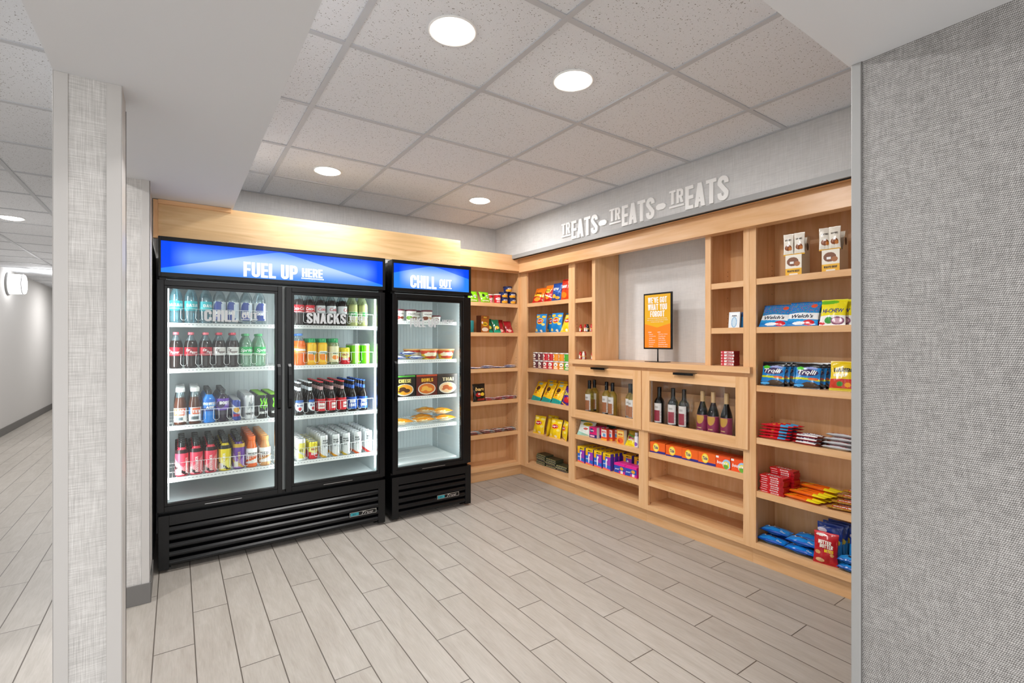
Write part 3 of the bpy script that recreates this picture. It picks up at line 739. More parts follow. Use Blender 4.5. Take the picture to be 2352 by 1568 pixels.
def label_mesh(r, z0, z1, des, tx, n=28, nv=10, span=None):
    if span:      # a front patch only
        W_ = wrap_surface(r, z0, z1); k = span/360
        m = M().grid(lambda u, v: W_(.5+(u-.5)*k, v), int(n*1.6), int(nv*2.6), des)
        def P(x, y):
            a = -pi/2+(x-.5)*R(span); return ((r+.0006)*cos(a), (r+.0006)*sin(a), z0+(z1-z0)*y)
        texts(m, tx, P); return m
    m = M().grid(wrap_surface(r, z0, z1), int(n*2.6), int(nv*2.6), lambda u, v: des((u-.5)*1.8+.5, v))
    def P(x, y):
        rr = r(y) if callable(r) else r
        a = -pi/2+(x-.5)*R(190); return ((rr+.0006)*cos(a), (rr+.0006)*sin(a), z0+(z1-z0)*y)
    texts(m, tx, P); return m
def O(name, mesh, mats=None, parent=None, loc=(0, 0, 0), rot=(0, 0, 0)):
    if isinstance(mesh, M): mesh = mesh.mesh(name, mats if isinstance(mats, (list, tuple)) else [mats])
    o = bpy.data.objects.new(name, mesh); COL.objects.link(o); o.location = loc; o.rotation_euler = rot
    if parent: o.parent = parent
    return o
def bottle(name, r, h, prof, body, label, cap, neck_r=None, fill=None, liquid=None, capz=.93, n=18, cap_r=None, lab_r=None):
    """prof: (r, z) fractions; body material above the fill line, drink colour below it"""
    P = [(a*r, b*h) for a, b in prof]; mats = []; cols = []
    for i in range(len(prof)-1):
        low = fill is not None and prof[i+1][1] <= fill
        mats.append(1 if low else 0); cols.append(lin(liquid) if low else (1, 1, 1))
    root = O(name, M().lathe(P, n, mats=mats, cols=cols), [body, LIQ])
    if label:
        z0, z1, des, tx = label; O('label', label_mesh((lab_r or r)*1.012, z0*h, z1*h, des, tx), INK, root)
    cr = (cap_r or prof[-1][0]*1.25)*r
    O('cap', M().lathe([(cr, capz*h), (cr*1.02, capz*h+.002), (cr, h-.002), (cr*.92, h)], n, cols=[lin(cap)]*3), LIQ, root)
    return root
SODA = [(.80, 0), (.96, .02), (1, .07), (.98, .20), (.93, .27), (1, .33), (1, .60), (.96, .68), (.78, .77), (.5, .86), (.37, .90), (.36, .93)]
WATER = [(.85, 0), (1, .02), (.97, .12), (1, .16), (.96, .24), (1, .3), (1, .62), (.97, .70), (.8, .79), (.55, .86), (.40, .90), (.38, .93)]
TEA = [(.9, 0), (1, .03), (1, .5), (.93, .60), (.72, .74), (.62, .84), (.60, .90)]
SPORT = [(.9, 0), (1, .03), (.96, .2), (.9, .35), (1, .5), (1, .66), (.92, .74), (.6, .83), (.45, .86), (.45, .88)]
BODY = [(.9, 0), (1, .03), (1, .25), (.90, .42), (.98, .6), (.9, .72), (.6, .82), (.45, .86), (.45, .88)]
JUICE = [(.86, 0), (1, .04), (.98, .2), (.88, .4), (.88, .6), (1, .74), (.92, .82), (.68, .86), (.66, .88)]
BEER = [(.95, 0), (1, .02), (1, .50), (.95, .56), (.62, .66), (.42, .74), (.38, .90), (.42, .91), (.42, .965)]
def can(name, r, h, des, tx, lid='C9CCCE'):
    rr = lambda v: r*(.86+.14*min(1, v/.05)) if v < .05 else (r if v < .92 else r*(1-.13*(v-.92)/.08))
    m = M().grid(wrap_surface(rr, 0, h), 72, 66, lambda u, v: des((u-.5)*1.8+.5, v))
    texts(m, tx, lambda x, y: ((rr(y)+.0006)*cos(-pi/2+(x-.5)*R(190)), (rr(y)+.0006)*sin(-pi/2+(x-.5)*R(190)), y*h))
    m.lathe([(.0001, .003), (r*.86, 0)], 26, cols=[(.5, .5, .5)], cap=False)
    root = O(name, m, CAN)
    l = M().lathe([(r*.87, h-.002), (r*.88, h), (r*.82, h+.0005), (r*.79, h-.004), (.0001, h-.0045)], 26, cols=[lin(lid)]*4, cap=False)
    l.box(-.005, .005, -.012, .006, h-.004, h-.002, c=lin('9DA0A2')); O('lid', l, CAN, root); return root

# ------------------------------------------------ drinks in the wide cooler
ORD = ['front', 'second', 'third', 'fourth', 'fifth', 'sixth', 'seventh', 'eighth']
LANE = ['leftmost', 'second', 'third', 'fourth', 'fifth', 'sixth', 'seventh', 'eighth']
SHN = {1: 'top', 2: 'second', 3: 'third', 4: 'bottom'}
def lane(proto, x, z, n, r, desc, li, shelf, doorw, cat, group, y0=3.633, spin=0, dx=0.0):
    pitch = 2*r+.0025
    for k in range(n):
        lab = f"{desc}, {ORD[k]} of {LANE[li]} lane, {SHN[shelf]} shelf, {doorw} cooler door"
        loc = (x+(dx*(1 if k % 2 else 0)), y0+r+k*pitch, z+.0004); rot = (0, 0, spin+random.uniform(-.25, .25))
        if k == 0:
            proto.location = loc; proto.rotation_euler = rot; tag(proto, lab, cat, group)
        else: dup(proto, loc, rot, lab, group)
def again(proto):
    r = proto.copy(); COL.objects.link(r)
    for ch in proto.children:
        c = ch.copy(); COL.objects.link(c); c.parent = r
    return r
LX = (0.0, .078, .157, .232, .309, .387, .466, .543); RX = (.715, .787, .861, .937, 1.015, 1.092, 1.168)
z1, z2, z3, z4 = CZ
TAGW = ('rect', .44, .02, .62, .0, 'FFFFFF')
# top shelf left: clear water bottles
teal = design([('fill', '2FB9C4'), ('diag', .2, .45, .3, '58D0D6'), ('band', 0, .12, '1C8F9C')])
wA = bottle('water_bottle', .0345, .238, WATER, CLEARB, (.32, .58, teal, [('b', 'DASANI', .12, .42, .76, .3, 'F2FCFC')]), 'E8F4F6')
nav = design([('fill', 'DDE6EC'), ('ell', .5, .45, .28, .6, '27439A'), ('rect', .62, .1, .9, .9, 'C9D6E4')])
wB = bottle('water_bottle', .036, .236, WATER, CLEAR, (.10, .60, nav, [('b', 'smartwater'.upper()[:5], .3, .3, .4, .2, 'FFFFFF')]), 'F6F8FA')
lane(wA, LX[0], z1, 2, .0345, 'teal labelled clear water bottle', 0, 1, 'left', 'bottle', 'water bottles on the top cooler shelf')
for i in (1, 2): lane(again(wA), LX[i], z1, 2, .0345, 'teal labelled clear water bottle', i, 1, 'left', 'bottle', 'water bottles on the top cooler shelf', spin=.4*i)
lane(wB, LX[3], z1, 2, .036, 'blue labelled clear water bottle', 3, 1, 'left', 'bottle', 'water bottles on the top cooler shelf')
for i in (4, 5, 6): lane(again(wB), LX[i], z1, 2, .036, 'blue labelled clear water bottle', i, 1, 'left', 'bottle', 'water bottles on the top cooler shelf', spin=.15*(i-5))
# second shelf left
dp = design([('fill', 'C4142C'), ('ell', .3, .55, .16, .4, '8E0E20'), ('ell', .78, .55, .12, .36, '8E0E20')])
dpd = design([('fill', 'ECEAE8'), ('ell', .6, .55, .2, .36, 'D9D5D2'), ('rect', 0, 0, .12, 1, 'C9C6C4')])
sp = design([('fill', '1FAE5A'), ('diag', .1, .3, .3, '6FDB8E'), ('band', 0, .08, 'F2F4E0')])
sA = bottle('soda_bottle', .035, .226, SODA, CLEAR, (.35, .58, dp, [('i', 'Dr', .1, .52, .2, .3, 'FFFFFF'), ('i', 'Pepper', .28, .2, .42, .38, 'FFFFFF')]), 'E8727E', fill=.78, liquid='1D0B06', cap_r=.46)
sB = bottle('soda_bottle', .035, .226, SODA, CLEAR, (.35, .58, dpd, [('i', 'Dr', .34, .52, .2, .3, '4A1A22'), ('i', 'Pepper', .42, .2, .42, .38, '4A1A22')]), 'E0495C', fill=.78, liquid='1D0B06', cap_r=.46)
sC = bottle('soda_bottle', .036, .220, SODA, CLEARS, (.35, .60, sp, [('i', 'Sprite', .14, .3, .7, .5, 'FFFFFF')]), '59BE7C', cap_r=.46)
lane(sA, LX[0], z2, 3, .035, 'red labelled dark soda bottle', 0, 2, 'left', 'bottle', 'soda bottles on the second cooler shelf')
for i in (1, 2): lane(again(sA), LX[i], z2, 3, .035, 'red labelled dark soda bottle', i, 2, 'left', 'bottle', 'soda bottles on the second cooler shelf', spin=.3*i)
lane(sB, LX[3], z2, 3, .035, 'white labelled dark soda bottle', 3, 2, 'left', 'bottle', 'soda bottles on the second cooler shelf')
lane(again(sB), LX[4], z2, 3, .035, 'white labelled dark soda bottle', 4, 2, 'left', 'bottle', 'soda bottles on the second cooler shelf', spin=-.3)
lane(sC, LX[5], z2, 3, .036, 'green labelled clear soda bottle', 5, 2, 'left', 'bottle', 'soda bottles on the second cooler shelf')
lane(again(sC), LX[6], z2, 3, .036, 'green labelled clear soda bottle', 6, 2, 'left', 'bottle', 'soda bottles on the second cooler shelf', spin=.5)
# third shelf left
t1 = design([('fill', 'E9E4DE'), ('rect', .2, .45, .8, .95, 'E2673A'), ('rect', .36, .1, .64, .35, '5F6B70')])
t2_ = design([('fill', 'E9EBEE'), ('rect', 0, .5, .3, 1, '2F6DB8'), ('rect', .4, .5, .8, .95, 'E2673A'), ('rect', .36, .1, .7, .35, '5F6B70')])
a = bottle('tea_bottle', .034, .228, TEA, CLEAR, (.08, .46, t1, [('b', 'PURE', .28, .55, .44, .16, 'FFFFFF'), ('b', 'LEAF', .28, .74, .44, .16, 'FFFFFF')]), 'F4F5F5', fill=.80, liquid='4A2413', cap_r=.72, capz=.89)
lane(a, .022, z3, 6, .034, 'brown tea bottle with white cap', 0, 3, 'left', 'bottle', 'tea bottles on the third cooler shelf')
a = bottle('tea_bottle', .034, .228, TEA, CLEAR, (.08, .46, t2_, [('b', 'TEA', .4, .6, .4, .2, 'FFFFFF')]), 'F4F5F5', fill=.80, liquid='4A2413', cap_r=.72, capz=.89)
lane(a, .099, z3, 6, .034, 'brown tea bottle with blue cornered label', 1, 3, 'left', 'bottle', 'tea bottles on the third cooler shelf')
pb = design([('fill', '1173D6'), ('diag', .55, .75, .2, '5FB4F4'), ('band', 0, .1, '0C3E8E'), ('diag', .1, .22, -.2, '0A2E6E')])
a = bottle('sports_drink_bottle', .036, .208, SPORT, CLEAR, (.36, .72, pb, [('b', 'POWER', .14, .5, .7, .24, 'FFFFFF'), ('b', 'ADE', .3, .22, .4, .2, 'FFFFFF')]), '1B1D22', fill=.86, liquid='1C86E4', cap_r=.44, capz=.86)
lane(a, .174, z3, 6, .036, 'bright blue sports drink bottle', 2, 3, 'left', 'bottle', 'sports drinks on the third cooler shelf')
pp = design([('fill', '6B3FB0'), ('diag', .5, .75, .2, 'B69AE0'), ('ell', .35, .5, .2, .3, '32174F')])
a = bottle('sports_drink_bottle', .036, .208, SPORT, CLEAR, (.36, .72, pp, [('b', 'BODY', .3, .5, .5, .26, 'FFFFFF')]), '1B1D22', fill=.86, liquid='20132E', cap_r=.44, capz=.86)
lane(a, .250, z3, 6, .036, 'purple labelled dark sports drink bottle', 3, 3, 'left', 'bottle', 'sports drinks on the third cooler shelf')
rb = design([('fill', 'C4CAD6'), ('diag', .2, .6, .5, '31489C'), ('diag', .9, 1.3, .5, '31489C'), ('ell', .5, .52, .2, .12, 'D8A43A')])
a = can('energy_drink_can', .0272, .135, rb, [('b', 'ENERGY', .25, .2, .5, .12, 'C22A35')]); lane(a, .326, z3, 7, .0272, 'slim silver and blue energy can', 4, 3, 'left', 'can', 'energy drink cans on the third cooler shelf')
mw = design([('fill', 'DCDFE1'), ('spk', 31, .12, .1, .9, 'C3C7CA')]); claw = [('i', 'M', .34, .42, .34, .32, '8F969B')]
a = can('energy_drink_can', .033, .160, mw, claw+[('b', 'MONSTER', .2, .2, .6, .09, '33373A')]); lane(a, .402, z3, 7, .033, 'tall white energy drink can', 5, 3, 'left', 'can', 'energy drink cans on the third cooler shelf')
def clawd(u, v):
    c = lin('0E100F')
    if .38 < v < .86:
        for k, x in enumerate((.34, .5, .66)):
            wv = .035*sin(v*21+k)+.01
            if abs(u-x-wv) < .05*(1-abs(v-.62)*1.6) and not (k != 1 and v < .46): c = lin('7BE01E')
    return c
a = can('energy_drink_can', .033, .158, clawd, [('b', 'MONSTER', .2, .2, .6, .1, 'F0F2F0')], lid='8CCB2F')
lane(a, .481, z3, 7, .033, 'black energy can with green claw marks', 6, 3, 'left', 'can', 'energy drink cans on the third cooler shelf')
lane(again(a), .555, z3, 7, .033, 'black energy can with green claw marks', 7, 3, 'left', 'can', 'energy drink cans on the third cooler shelf', spin=.5)
# bottom shelf left
def armor(base, dark, light): return design([('fill', base), ('chev', .30, -.9, light), ('diag', .30, .42, .5, dark), ('diag', .80, .92, -.5, dark), ('ell', .72, .2, .16, .16, light), ('rect', .2, .04, .42, .26, 'E7E2DA'), ('band', .86, 1, dark)])
for i, (nm, base, dark, light, liq) in enumerate((('pink red', 'E8445C', '2A1418', 'F08A92', 'D8324A'),)*3+(('yellow', 'E8D21E', '1B1A14', 'F4EA70', 'D9C018'), ('purple', '6A3C9A', 'C9A23A', '9C74C4', '53307E'))):
    if i in (0, 3, 4):
        ar = bottle('sports_drink_bottle', .0355, .206, BODY, CLEAR, (.04, .80, armor(base, dark, light), [('r', 'BODYARMOR', .40+.2*(i == 0), .06, .13, .62, 'FFFFFF' if i != 4 else 'E6C766')]), '16181A', fill=.86, liquid=liq, cap_r=.52, capz=.86)
        cur = ar
    else: cur = again(ar)
    lane(cur, (.030, .106, .184, .263, .342)[i], z4, 6, .0355, nm+' sports drink bottle', i, 4, 'left', 'bottle', 'sports drinks on the bottom cooler shelf', spin=(0, -.7, -.4, 0, 0)[i])
def coffee(c): return design([('fill', 'F1ECE6'), ('band', 0, .16, c), ('diag', .2, .32, -.3, c), ('ell', .5, .88, .4, .1, 'FFFFFF')])
a = bottle('coffee_bottle', .0345, .204, TEA, CLEAR, (.04, .62, coffee('E8641E'), [('b', 'ICED', .26, .62, .48, .12, '2E2A28'), ('b', 'COFFEE', .22, .44, .56, .12, 'D8581A')]), 'F06A1E', fill=.9, liquid='E86C22', cap_r=.66, capz=.86)
lane(a, .417, z4, 7, .0345, 'orange capped coffee drink bottle', 5, 4, 'left', 'bottle', 'coffee drinks on the bottom cooler shelf')
a = bottle('coffee_bottle', .0345, .198, TEA, CLEAR, (.04, .62, coffee('D8A066'), [('b', 'ICED', .26, .62, .48, .12, '2E2A28'), ('b', 'LATTE', .26, .44, .48, .12, 'A0521A')]), 'E9A45E', fill=.9, liquid='D69A62', cap_r=.66, capz=.86)
lane(a, .497, z4, 7, .0345, 'tan capped coffee drink bottle', 6, 4, 'left', 'bottle', 'coffee drinks on the bottom cooler shelf')
# top shelf right
ck = design([('fill', 'D8182A'), ('diag', .1, .16, .1, 'FFFFFF')]); dk = design([('fill', 'D5D8DB'), ('band', .0, .08, 'BFC3C6')])
a = bottle('soda_bottle', .034, .238, SODA, CLEAR, (.38, .60, ck, [('i', 'Coca-Cola', .08, .3, .84, .44, 'FFFFFF')]), 'D5202E', fill=.78, liquid='1D0B06', cap_r=.44)
lane(a, RX[0], z1, 2, .034, 'red labelled cola bottle', 0, 1, 'right', 'bottle', 'cola bottles on the top cooler shelf')
lane(again(a), RX[1], z1, 2, .034, 'red labelled cola bottle', 1, 1, 'right', 'bottle', 'cola bottles on the top cooler shelf', spin=.5)
a = bottle('soda_bottle', .034, .238, SODA, CLEAR, (.38, .60, dk, [('i', 'Coke', .22, .28, .56, .46, 'C81E34')]), 'B9BDC0', fill=.78, liquid='1D0B06', cap_r=.44)
for i in (2, 3, 4): lane(a if i == 2 else again(a), RX[i], z1, 2, .034, 'silver labelled diet cola bottle', i, 1, 'right', 'bottle', 'cola bottles on the top cooler shelf', spin=.5*(i-2))
ga = design([('fill', 'B9C49A'), ('rect', .2, .2, .8, .9, '3E9A4E')])
a = bottle('soda_bottle', .034, .236, SODA, CLEARG, (.28, .46, ga, [('b', 'ALE', .34, .4, .3, .3, 'FFFFFF')]), 'D8DCC8', fill=.74, liquid='AAB070', cap_r=.44)
for i in (5, 6): lane(a if i == 5 else again(a), RX[i], z1, 2, .034, 'pale olive soda bottle', i, 1, 'right', 'bottle', 'cola bottles on the top cooler shelf', spin=.4*(i-5))
# second shelf right
os_ = design([('fill', 'F47A1E'), ('ell', .5, .5, .5, .3, 'F7A24A'), ('diag', .6, .75, .2, 'FFFFFF')])
a = bottle('soda_bottle', .036, .224, SODA, CLEAR, (.35, .60, os_, [('b', 'ORANGE', .2, .4, .6, .24, 'FFFFFF')]), '3C78C8', fill=.80, liquid='F26A14', cap_r=.46)
lane(a, .722, z2, 3, .036, 'orange soda bottle with blue cap', 0, 2, 'right', 'bottle', 'drinks on the second cooler shelf, right door')
oj = design([('fill', 'F3C22E'), ('ell', .5, .30, .26, .2, 'F08A1C'), ('rect', .22, .48, .78, .62, 'F4F4EE'), ('ell', .62, .46, .08, .05, '3C8A3A')])
a = bottle('juice_bottle', .034, .190, JUICE, CLEAR, (.10, .78, oj, [('b', 'ORANGE', .27, .5, .46, .07, '2D6A4A')]), '2C9A5B', fill=.88, liquid='F2B32A', cap_r=.80, capz=.84)
lane(a, .799, z2, 3, .034, 'yellow orange juice bottle with green cap', 1, 2, 'right', 'bottle', 'drinks on the second cooler shelf, right door')
lane(again(a), .872, z2, 3, .034, 'yellow orange juice bottle with green cap', 2, 2, 'right', 'bottle', 'drinks on the second cooler shelf, right door', spin=.3)
aj = design([('fill', 'E6E0B8'), ('ell', .5, .30, .22, .18, 'F08A1C'), ('rect', .3, .1, .7, .6, 'F3EBC8'), ('ell', .5, .30, .18, .14, 'F08A1C')])
a = bottle('juice_bottle', .034, .190, JUICE, CLEARG, (.10, .70, aj, [('b', 'JUICE', .32, .5, .36, .07, '2D6A4A')]), '2C9A5B', cap_r=.80, capz=.84)
lane(a, .955, z2, 3, .034, 'pale juice bottle with green cap', 3, 2, 'right', 'bottle', 'drinks on the second cooler shelf, right door')
yk = design([('fill', 'E9D83A'), ('band', 0, .42, 'D5202E'), ('ell', .5, .55, .3, .2, 'F4EE9A')])
a = can('beer_can', .033, .122, yk, [('b', 'HAZY', .3, .52, .4, .12, 'A31E28'), ('b', 'KING', .3, .25, .4, .12, 'FFFFFF')]); ykan = a
lane(a, 1.036, z2, 3, .033, 'yellow and red short can', 4, 2, 'right', 'can', 'drinks on the second cooler shelf, right door')
gk = design([('fill', '7ED81E'), ('rect', .35, 0, .55, 1, 'D8F5B8'), ('band', .93, 1, 'C9CCC8')])
a = can('soda_can', .032, .150, gk, []); lane(a, 1.110, z2, 3, .032, 'tall bright green can', 5, 2, 'right', 'can', 'drinks on the second cooler shelf, right door')
lane(again(a), 1.186, z2, 3, .032, 'tall bright green can', 6, 2, 'right', 'can', 'drinks on the second cooler shelf, right door', spin=.5)
# third shelf right: beer
def beer(lab, tx, capc, neck): 
    root = bottle('beer_bottle', .0305, .230, BEER, LIQ, (.08, .46, lab, tx), capc, fill=1, liquid='160B07', cap_r=.46, capz=.965)
    O('neck_label', label_mesh(.0130, .166, .194, design([('fill', neck)]), []), INK, root); return root
ul = design([('fill', '0E1622'), ('ell', .5, .55, .34, .46, 'E9EDF2'), ('ell', .5, .3, .10, .14, 'C22A3A'), ('ell', .5, .9, .3, .16, '2C5FB0')])
bu = design([('fill', 'D3202E'), ('rect', .28, .2, .78, .66, 'F2E9E4'), ('rect', .32, .72, .74, .9, 'B01A28')])
bl = design([('fill', '1852B4'), ('diag', .05, .2, .3, '6FA6E8')])
a = beer(ul, [('b', 'ULTRA', .28, .5, .44, .14, '1C3F86')], 'E4E9F0', 'D8DEE6')
lane(a, .714, z3, 7, .0305, 'dark beer bottle with blue white label', 0, 3, 'right', 'bottle', 'beer bottles on the third cooler shelf'); lane(again(a), .787, z3, 7, .0305, 'dark beer bottle with blue white label', 1, 3, 'right', 'bottle', 'beer bottles on the third cooler shelf', spin=.4)
a = beer(bu, [('i', 'Budweiser', .3, .34, .46, .18, 'C01A2A')], 'D8323E', 'C9A0A0')
for i in (2, 3, 4): lane(a if i == 2 else again(a), (.863, .935, 1.012)[i-2], z3, 7, .0305, 'dark beer bottle with red label', i, 3, 'right', 'bottle', 'beer bottles on the third cooler shelf', spin=.35*(i-2))
a = beer(bl, [('b', 'BUD', .3, .52, .4, .26, 'FFFFFF'), ('b', 'LIGHT', .24, .2, .52, .24, 'FFFFFF')], '2E62C0', '2A5CB8')
for i in (5, 6): lane(a if i == 5 else again(a), (1.088, 1.168)[i-5], z3, 7, .0305, 'dark beer bottle with blue label', i, 3, 'right', 'bottle', 'beer bottles on the third cooler shelf', spin=-.3*(6-i))
# bottom shelf right: cans
yw = design([('fill', 'EDEFEC'), ('rect', .3, .1, .75, .8, 'E9E06A'), ('diag', .5, .6, .4, 'C9CCC8')])
a = can('seltzer_can', .0295, .152, yw, [('b', 'NUTRL', .36, .4, .3, .12, '8A8C50')]); lane(a, .728, z4, 6, .0295, 'slim white can with yellow panel', 0, 4, 'right', 'can', 'cans on the bottom cooler shelf, right door')
lane(again(ykan), .806, z4, 6, .033, 'yellow and red short can', 1, 4, 'right', 'can', 'cans on the bottom cooler shelf, right door')
for i, (c, nm) in enumerate((('E3B43C', 'amber'), ('F0A51E', 'golden'), ('E8C23C', 'yellow'), ('E8642A', 'orange'), ('D83A34', 'red'))):
    dd_ = design([('fill', 'E6E9EA'), ('diag', .10, .24, .35, c), ('spk', 23, .10, .3, .95, 'CDD2D4')])
    a = can('seltzer_can', .0292, .160, dd_, [('b', 'WHITE', .3, .72, .4, .07, '4A4E52'), ('b', 'CLAW', .3, .62, .4, .07, '4A4E52'), ('i', 'W', .38, .46, .24, .11, '5A6065')])
    lane(a, (.880, .965, 1.040, 1.124, 1.207)[i], z4, 8, .0292, f'slim white seltzer can with {nm} stripe', i+2, 4, 'right', 'can', 'cans on the bottom cooler shelf, right door', spin=(.5, 0, -.5, -.2, 0)[i])
# wire bottle guides along the shelf fronts
def organizer(x0, x1, z, lanes, label, top=.088):
    m = M(); y = 3.6265; m.tube([(x0, y, z+.002), (x0, y, z+top), (x1, y, z+top), (x1, y, z+.002)], .0016, 6)
    for a, b in zip(lanes[:-1], lanes[1:]):
        c = (a+b)/2; m.tube([(c-.014, y, z+top), (c-.016, y, z+.03), (c-.008, y, z+.018), (c+.008, y, z+.018), (c+.016, y, z+.03), (c+.014, y, z+top)], .0014, 6)
    tag(m.obj('wire_bottle_guide', WIRE), label, 'shelf guard', 'wire guards along the cooler shelves')
for z, ln, s in ((z1, LX[:7], 'top'), (z2, LX[:7], 'second'), (z3, (.022, .099, .174, .25, .326, .402, .481), 'third'), (z4, (.03, .106, .184, .263, .342, .417, .497), 'bottom')):
    organizer(-.036, .508+(.012 if s == 'bottom' else 0), z, ln, f'white wire guard on the {s} shelf behind the left cooler door')
for z, ln, s in ((z1, RX, 'top'), (z2, RX, 'second'), (z3, RX, 'third'), (z4, RX, 'bottom')):
    organizer(.672 if False else .682, 1.232, z, ln, f'white wire guard on the {s} shelf behind the right cooler door')

# ------------------------------------------------ goods on the shelves
def goods(name, m, mats, places, cat, group=None, parts=()):
    """places: (loc, rot, label); the first is built, the rest are copies sharing its mesh"""
    first = None
    for i, (loc, rot, lab) in enumerate(places):
        if first is None:
            first = O(name, m, mats, None, loc, rot); tag(first, lab, cat, group)
            for pn, pm, pmat in parts: O(pn, pm, pmat, first)
        else: dup(first, loc, rot, lab, group)
    return first
def RWL(Y, z, X=2.93, tilt=0, yaw=0, dz=.0006): return (X, Y, z+dz), (tilt, 0, -pi/2+yaw)
def BWL(X, z, Y=4.06, tilt=0, yaw=0, dz=.0006): return (X, Y, z+dz), (tilt, 0, yaw)
def place(f, lab, *a, **k): l, r = f(*a, **k); return (l, r, lab)
ZA, ZB, ZC_, ZD, ZE, ZF = 1.755, 1.46, 1.105, .786, .46, .145
G1 = 'chip bags on the corner shelves'
# --- corner unit, top shelf
d = design([('fill', 'F07A1E'), ('band', 0, .5, 'C8201E'), ('diag', .42, .56, .1, 'F3C63A'), ('ell', .5, .2, .3, .12, 'F0A23A'), ('band', .94, 1, 'D8641A')])
goods('chip_bag', bag(.15, .165, .045, d, [('i', 'Cheetos', .2, .52, .6, .16, '1A1210')], seed=1), FOIL, [place(RWL, 'orange and red chip bag, leftmost on the corner unit top shelf', 3.80, ZA, 2.945, tilt=-.42, yaw=.1)], 'chip bag', G1)
d = design([('fill', '7A1E22'), ('diag', .2, .5, .4, 'E7CF3A'), ('diag', .55, .7, .4, '3B2A4A'), ('ell', .5, .75, .3, .12, 'E86A1E')])
goods('chip_bag', bag(.11, .15, .045, d, [('b', 'HOT', .3, .5, .4, .16, 'F4F0E0')], seed=2), FOIL, [place(RWL, 'maroon and yellow chip bag behind the orange one, top corner shelf', 3.70, ZA, 3.02, tilt=-.35, yaw=.0)], 'chip bag', G1)
d = design([('fill', 'C9201F'), ('band', .7, 1, 'EE7A22'), ('ell', .5, .62, .34, .12, 'F5D23C'), ('ell', .5, .25, .25, .12, 'F0A030'), ('diag', .40, .46, .2, 'FFFFFF')])
goods('chip_bag', bag(.105, .165, .045, d, [('i', 'Crunchy', .2, .56, .6, .12, '201010')], seed=3), FOIL, [place(RWL, 'red chip bag with orange top beside the blue bag', 3.635, ZA, 2.945, tilt=-.25, yaw=.1)], 'chip bag', G1)
d = design([('fill', '1E4E9E'), ('ell', .35, .25, .24, .10, 'F2C23C'), ('diag', .62, .66, .2, '4E8AD8'), ('ell', .7, .15, .2, .08, 'E8A83A'), ('band', .94, 1, '163A78')])
goods('chip_bag', bag(.135, .172, .05, d, [('i', 'zigzag', .18, .55, .62, .18, 'F6F6F2')], seed=4), FOIL, [place(RWL, 'dark blue tortilla chip bag on the corner unit top shelf', 3.508, ZA, 2.945, tilt=-.18)], 'chip bag', G1)
d = design([('fill', 'C8321E'), ('band', .0, .45, 'D94A1C'), ('ell', .4, .22, .3, .14, 'F08A22'), ('band', .9, 1, '8E1A14')])
goods('chip_bag', bag(.13, .195, .05, d, [('b', 'ORI', .1, .55, .6, .14, 'FFFFFF')], seed=5), FOIL, [place(RWL, 'tall red tortilla chip bag, rightmost on the top corner shelf', 3.372, ZA, 2.945, tilt=-.12)], 'chip bag', G1)
# second shelf
def crisp(base, gold): return design([('fill', base), ('ell', .22, .86, .2, .08, gold), ('ell', .8, .84, .16, .07, gold), ('ell', .5, .60, .33, .17, 'F4C21C'), ('ell', .5, .60, .28, .11, 'C8202A'), ('ell', .82, .42, .12, .07, 'F0DC7A'), ('ell', .15, .12, .12, .08, 'F0DC7A'), ('ell', .62, .08, .12, .06, 'F4F2E0')])
mL = bag(.145, .182, .05, crisp('1E86D2', 'E8C23C'), [('i', "Lay's", .26, .54, .48, .13, 'FFFFFF')], seed=6)
goods('chip_bag', mL, FOIL, [place(RWL, 'light blue chip bag, front left of the second corner shelf', 3.745, ZB, 2.945, tilt=-.12, yaw=.1),
      place(RWL, 'light blue chip bag half hidden behind the left blue one', 3.672, ZB, 3.025, tilt=-.12, yaw=0),
      place(RWL, 'light blue chip bag, middle of the second corner shelf', 3.505, ZB, 2.945, tilt=-.12, yaw=.1),
      place(RWL, 'light blue chip bag leaning behind the middle one', 3.445, ZB, 3.06, tilt=-.12, yaw=0)], 'chip bag', G1)
mY = bag(.145, .175, .048, crisp('F0CC1C', 'F4E27A'), [('i', "Lay's", .26, .54, .48, .13, 'FFFFFF')], seed=7)
gy = goods('chip_bag', mY, FOIL, [place(RWL, 'yellow chip bag at the right end of the second corner shelf', 3.362, ZB, 2.935, tilt=-.42, yaw=.0),
      place(RWL, 'yellow chip bag, leftmost on the fifth corner shelf', 3.785, ZE, 2.95, tilt=-.22, yaw=.15),
      place(RWL, 'yellow chip bag behind and right of the leftmost one, fifth shelf', 3.73, ZE, 3.065, tilt=-.22, yaw=.1),
      place(RWL, 'yellow chip bag seen edge on, fifth corner shelf', 3.652, ZE, 2.98, tilt=-.15, yaw=-1.1),
      place(RWL, 'yellow chip bag, large central one of the fifth corner shelf', 3.528, ZE, 2.945, tilt=-.22, yaw=.1),
      place(RWL, 'yellow chip bag, rightmost on the fifth corner shelf', 3.40, ZE, 2.955, tilt=-.12, yaw=-.45)], 'chip bag', G1)
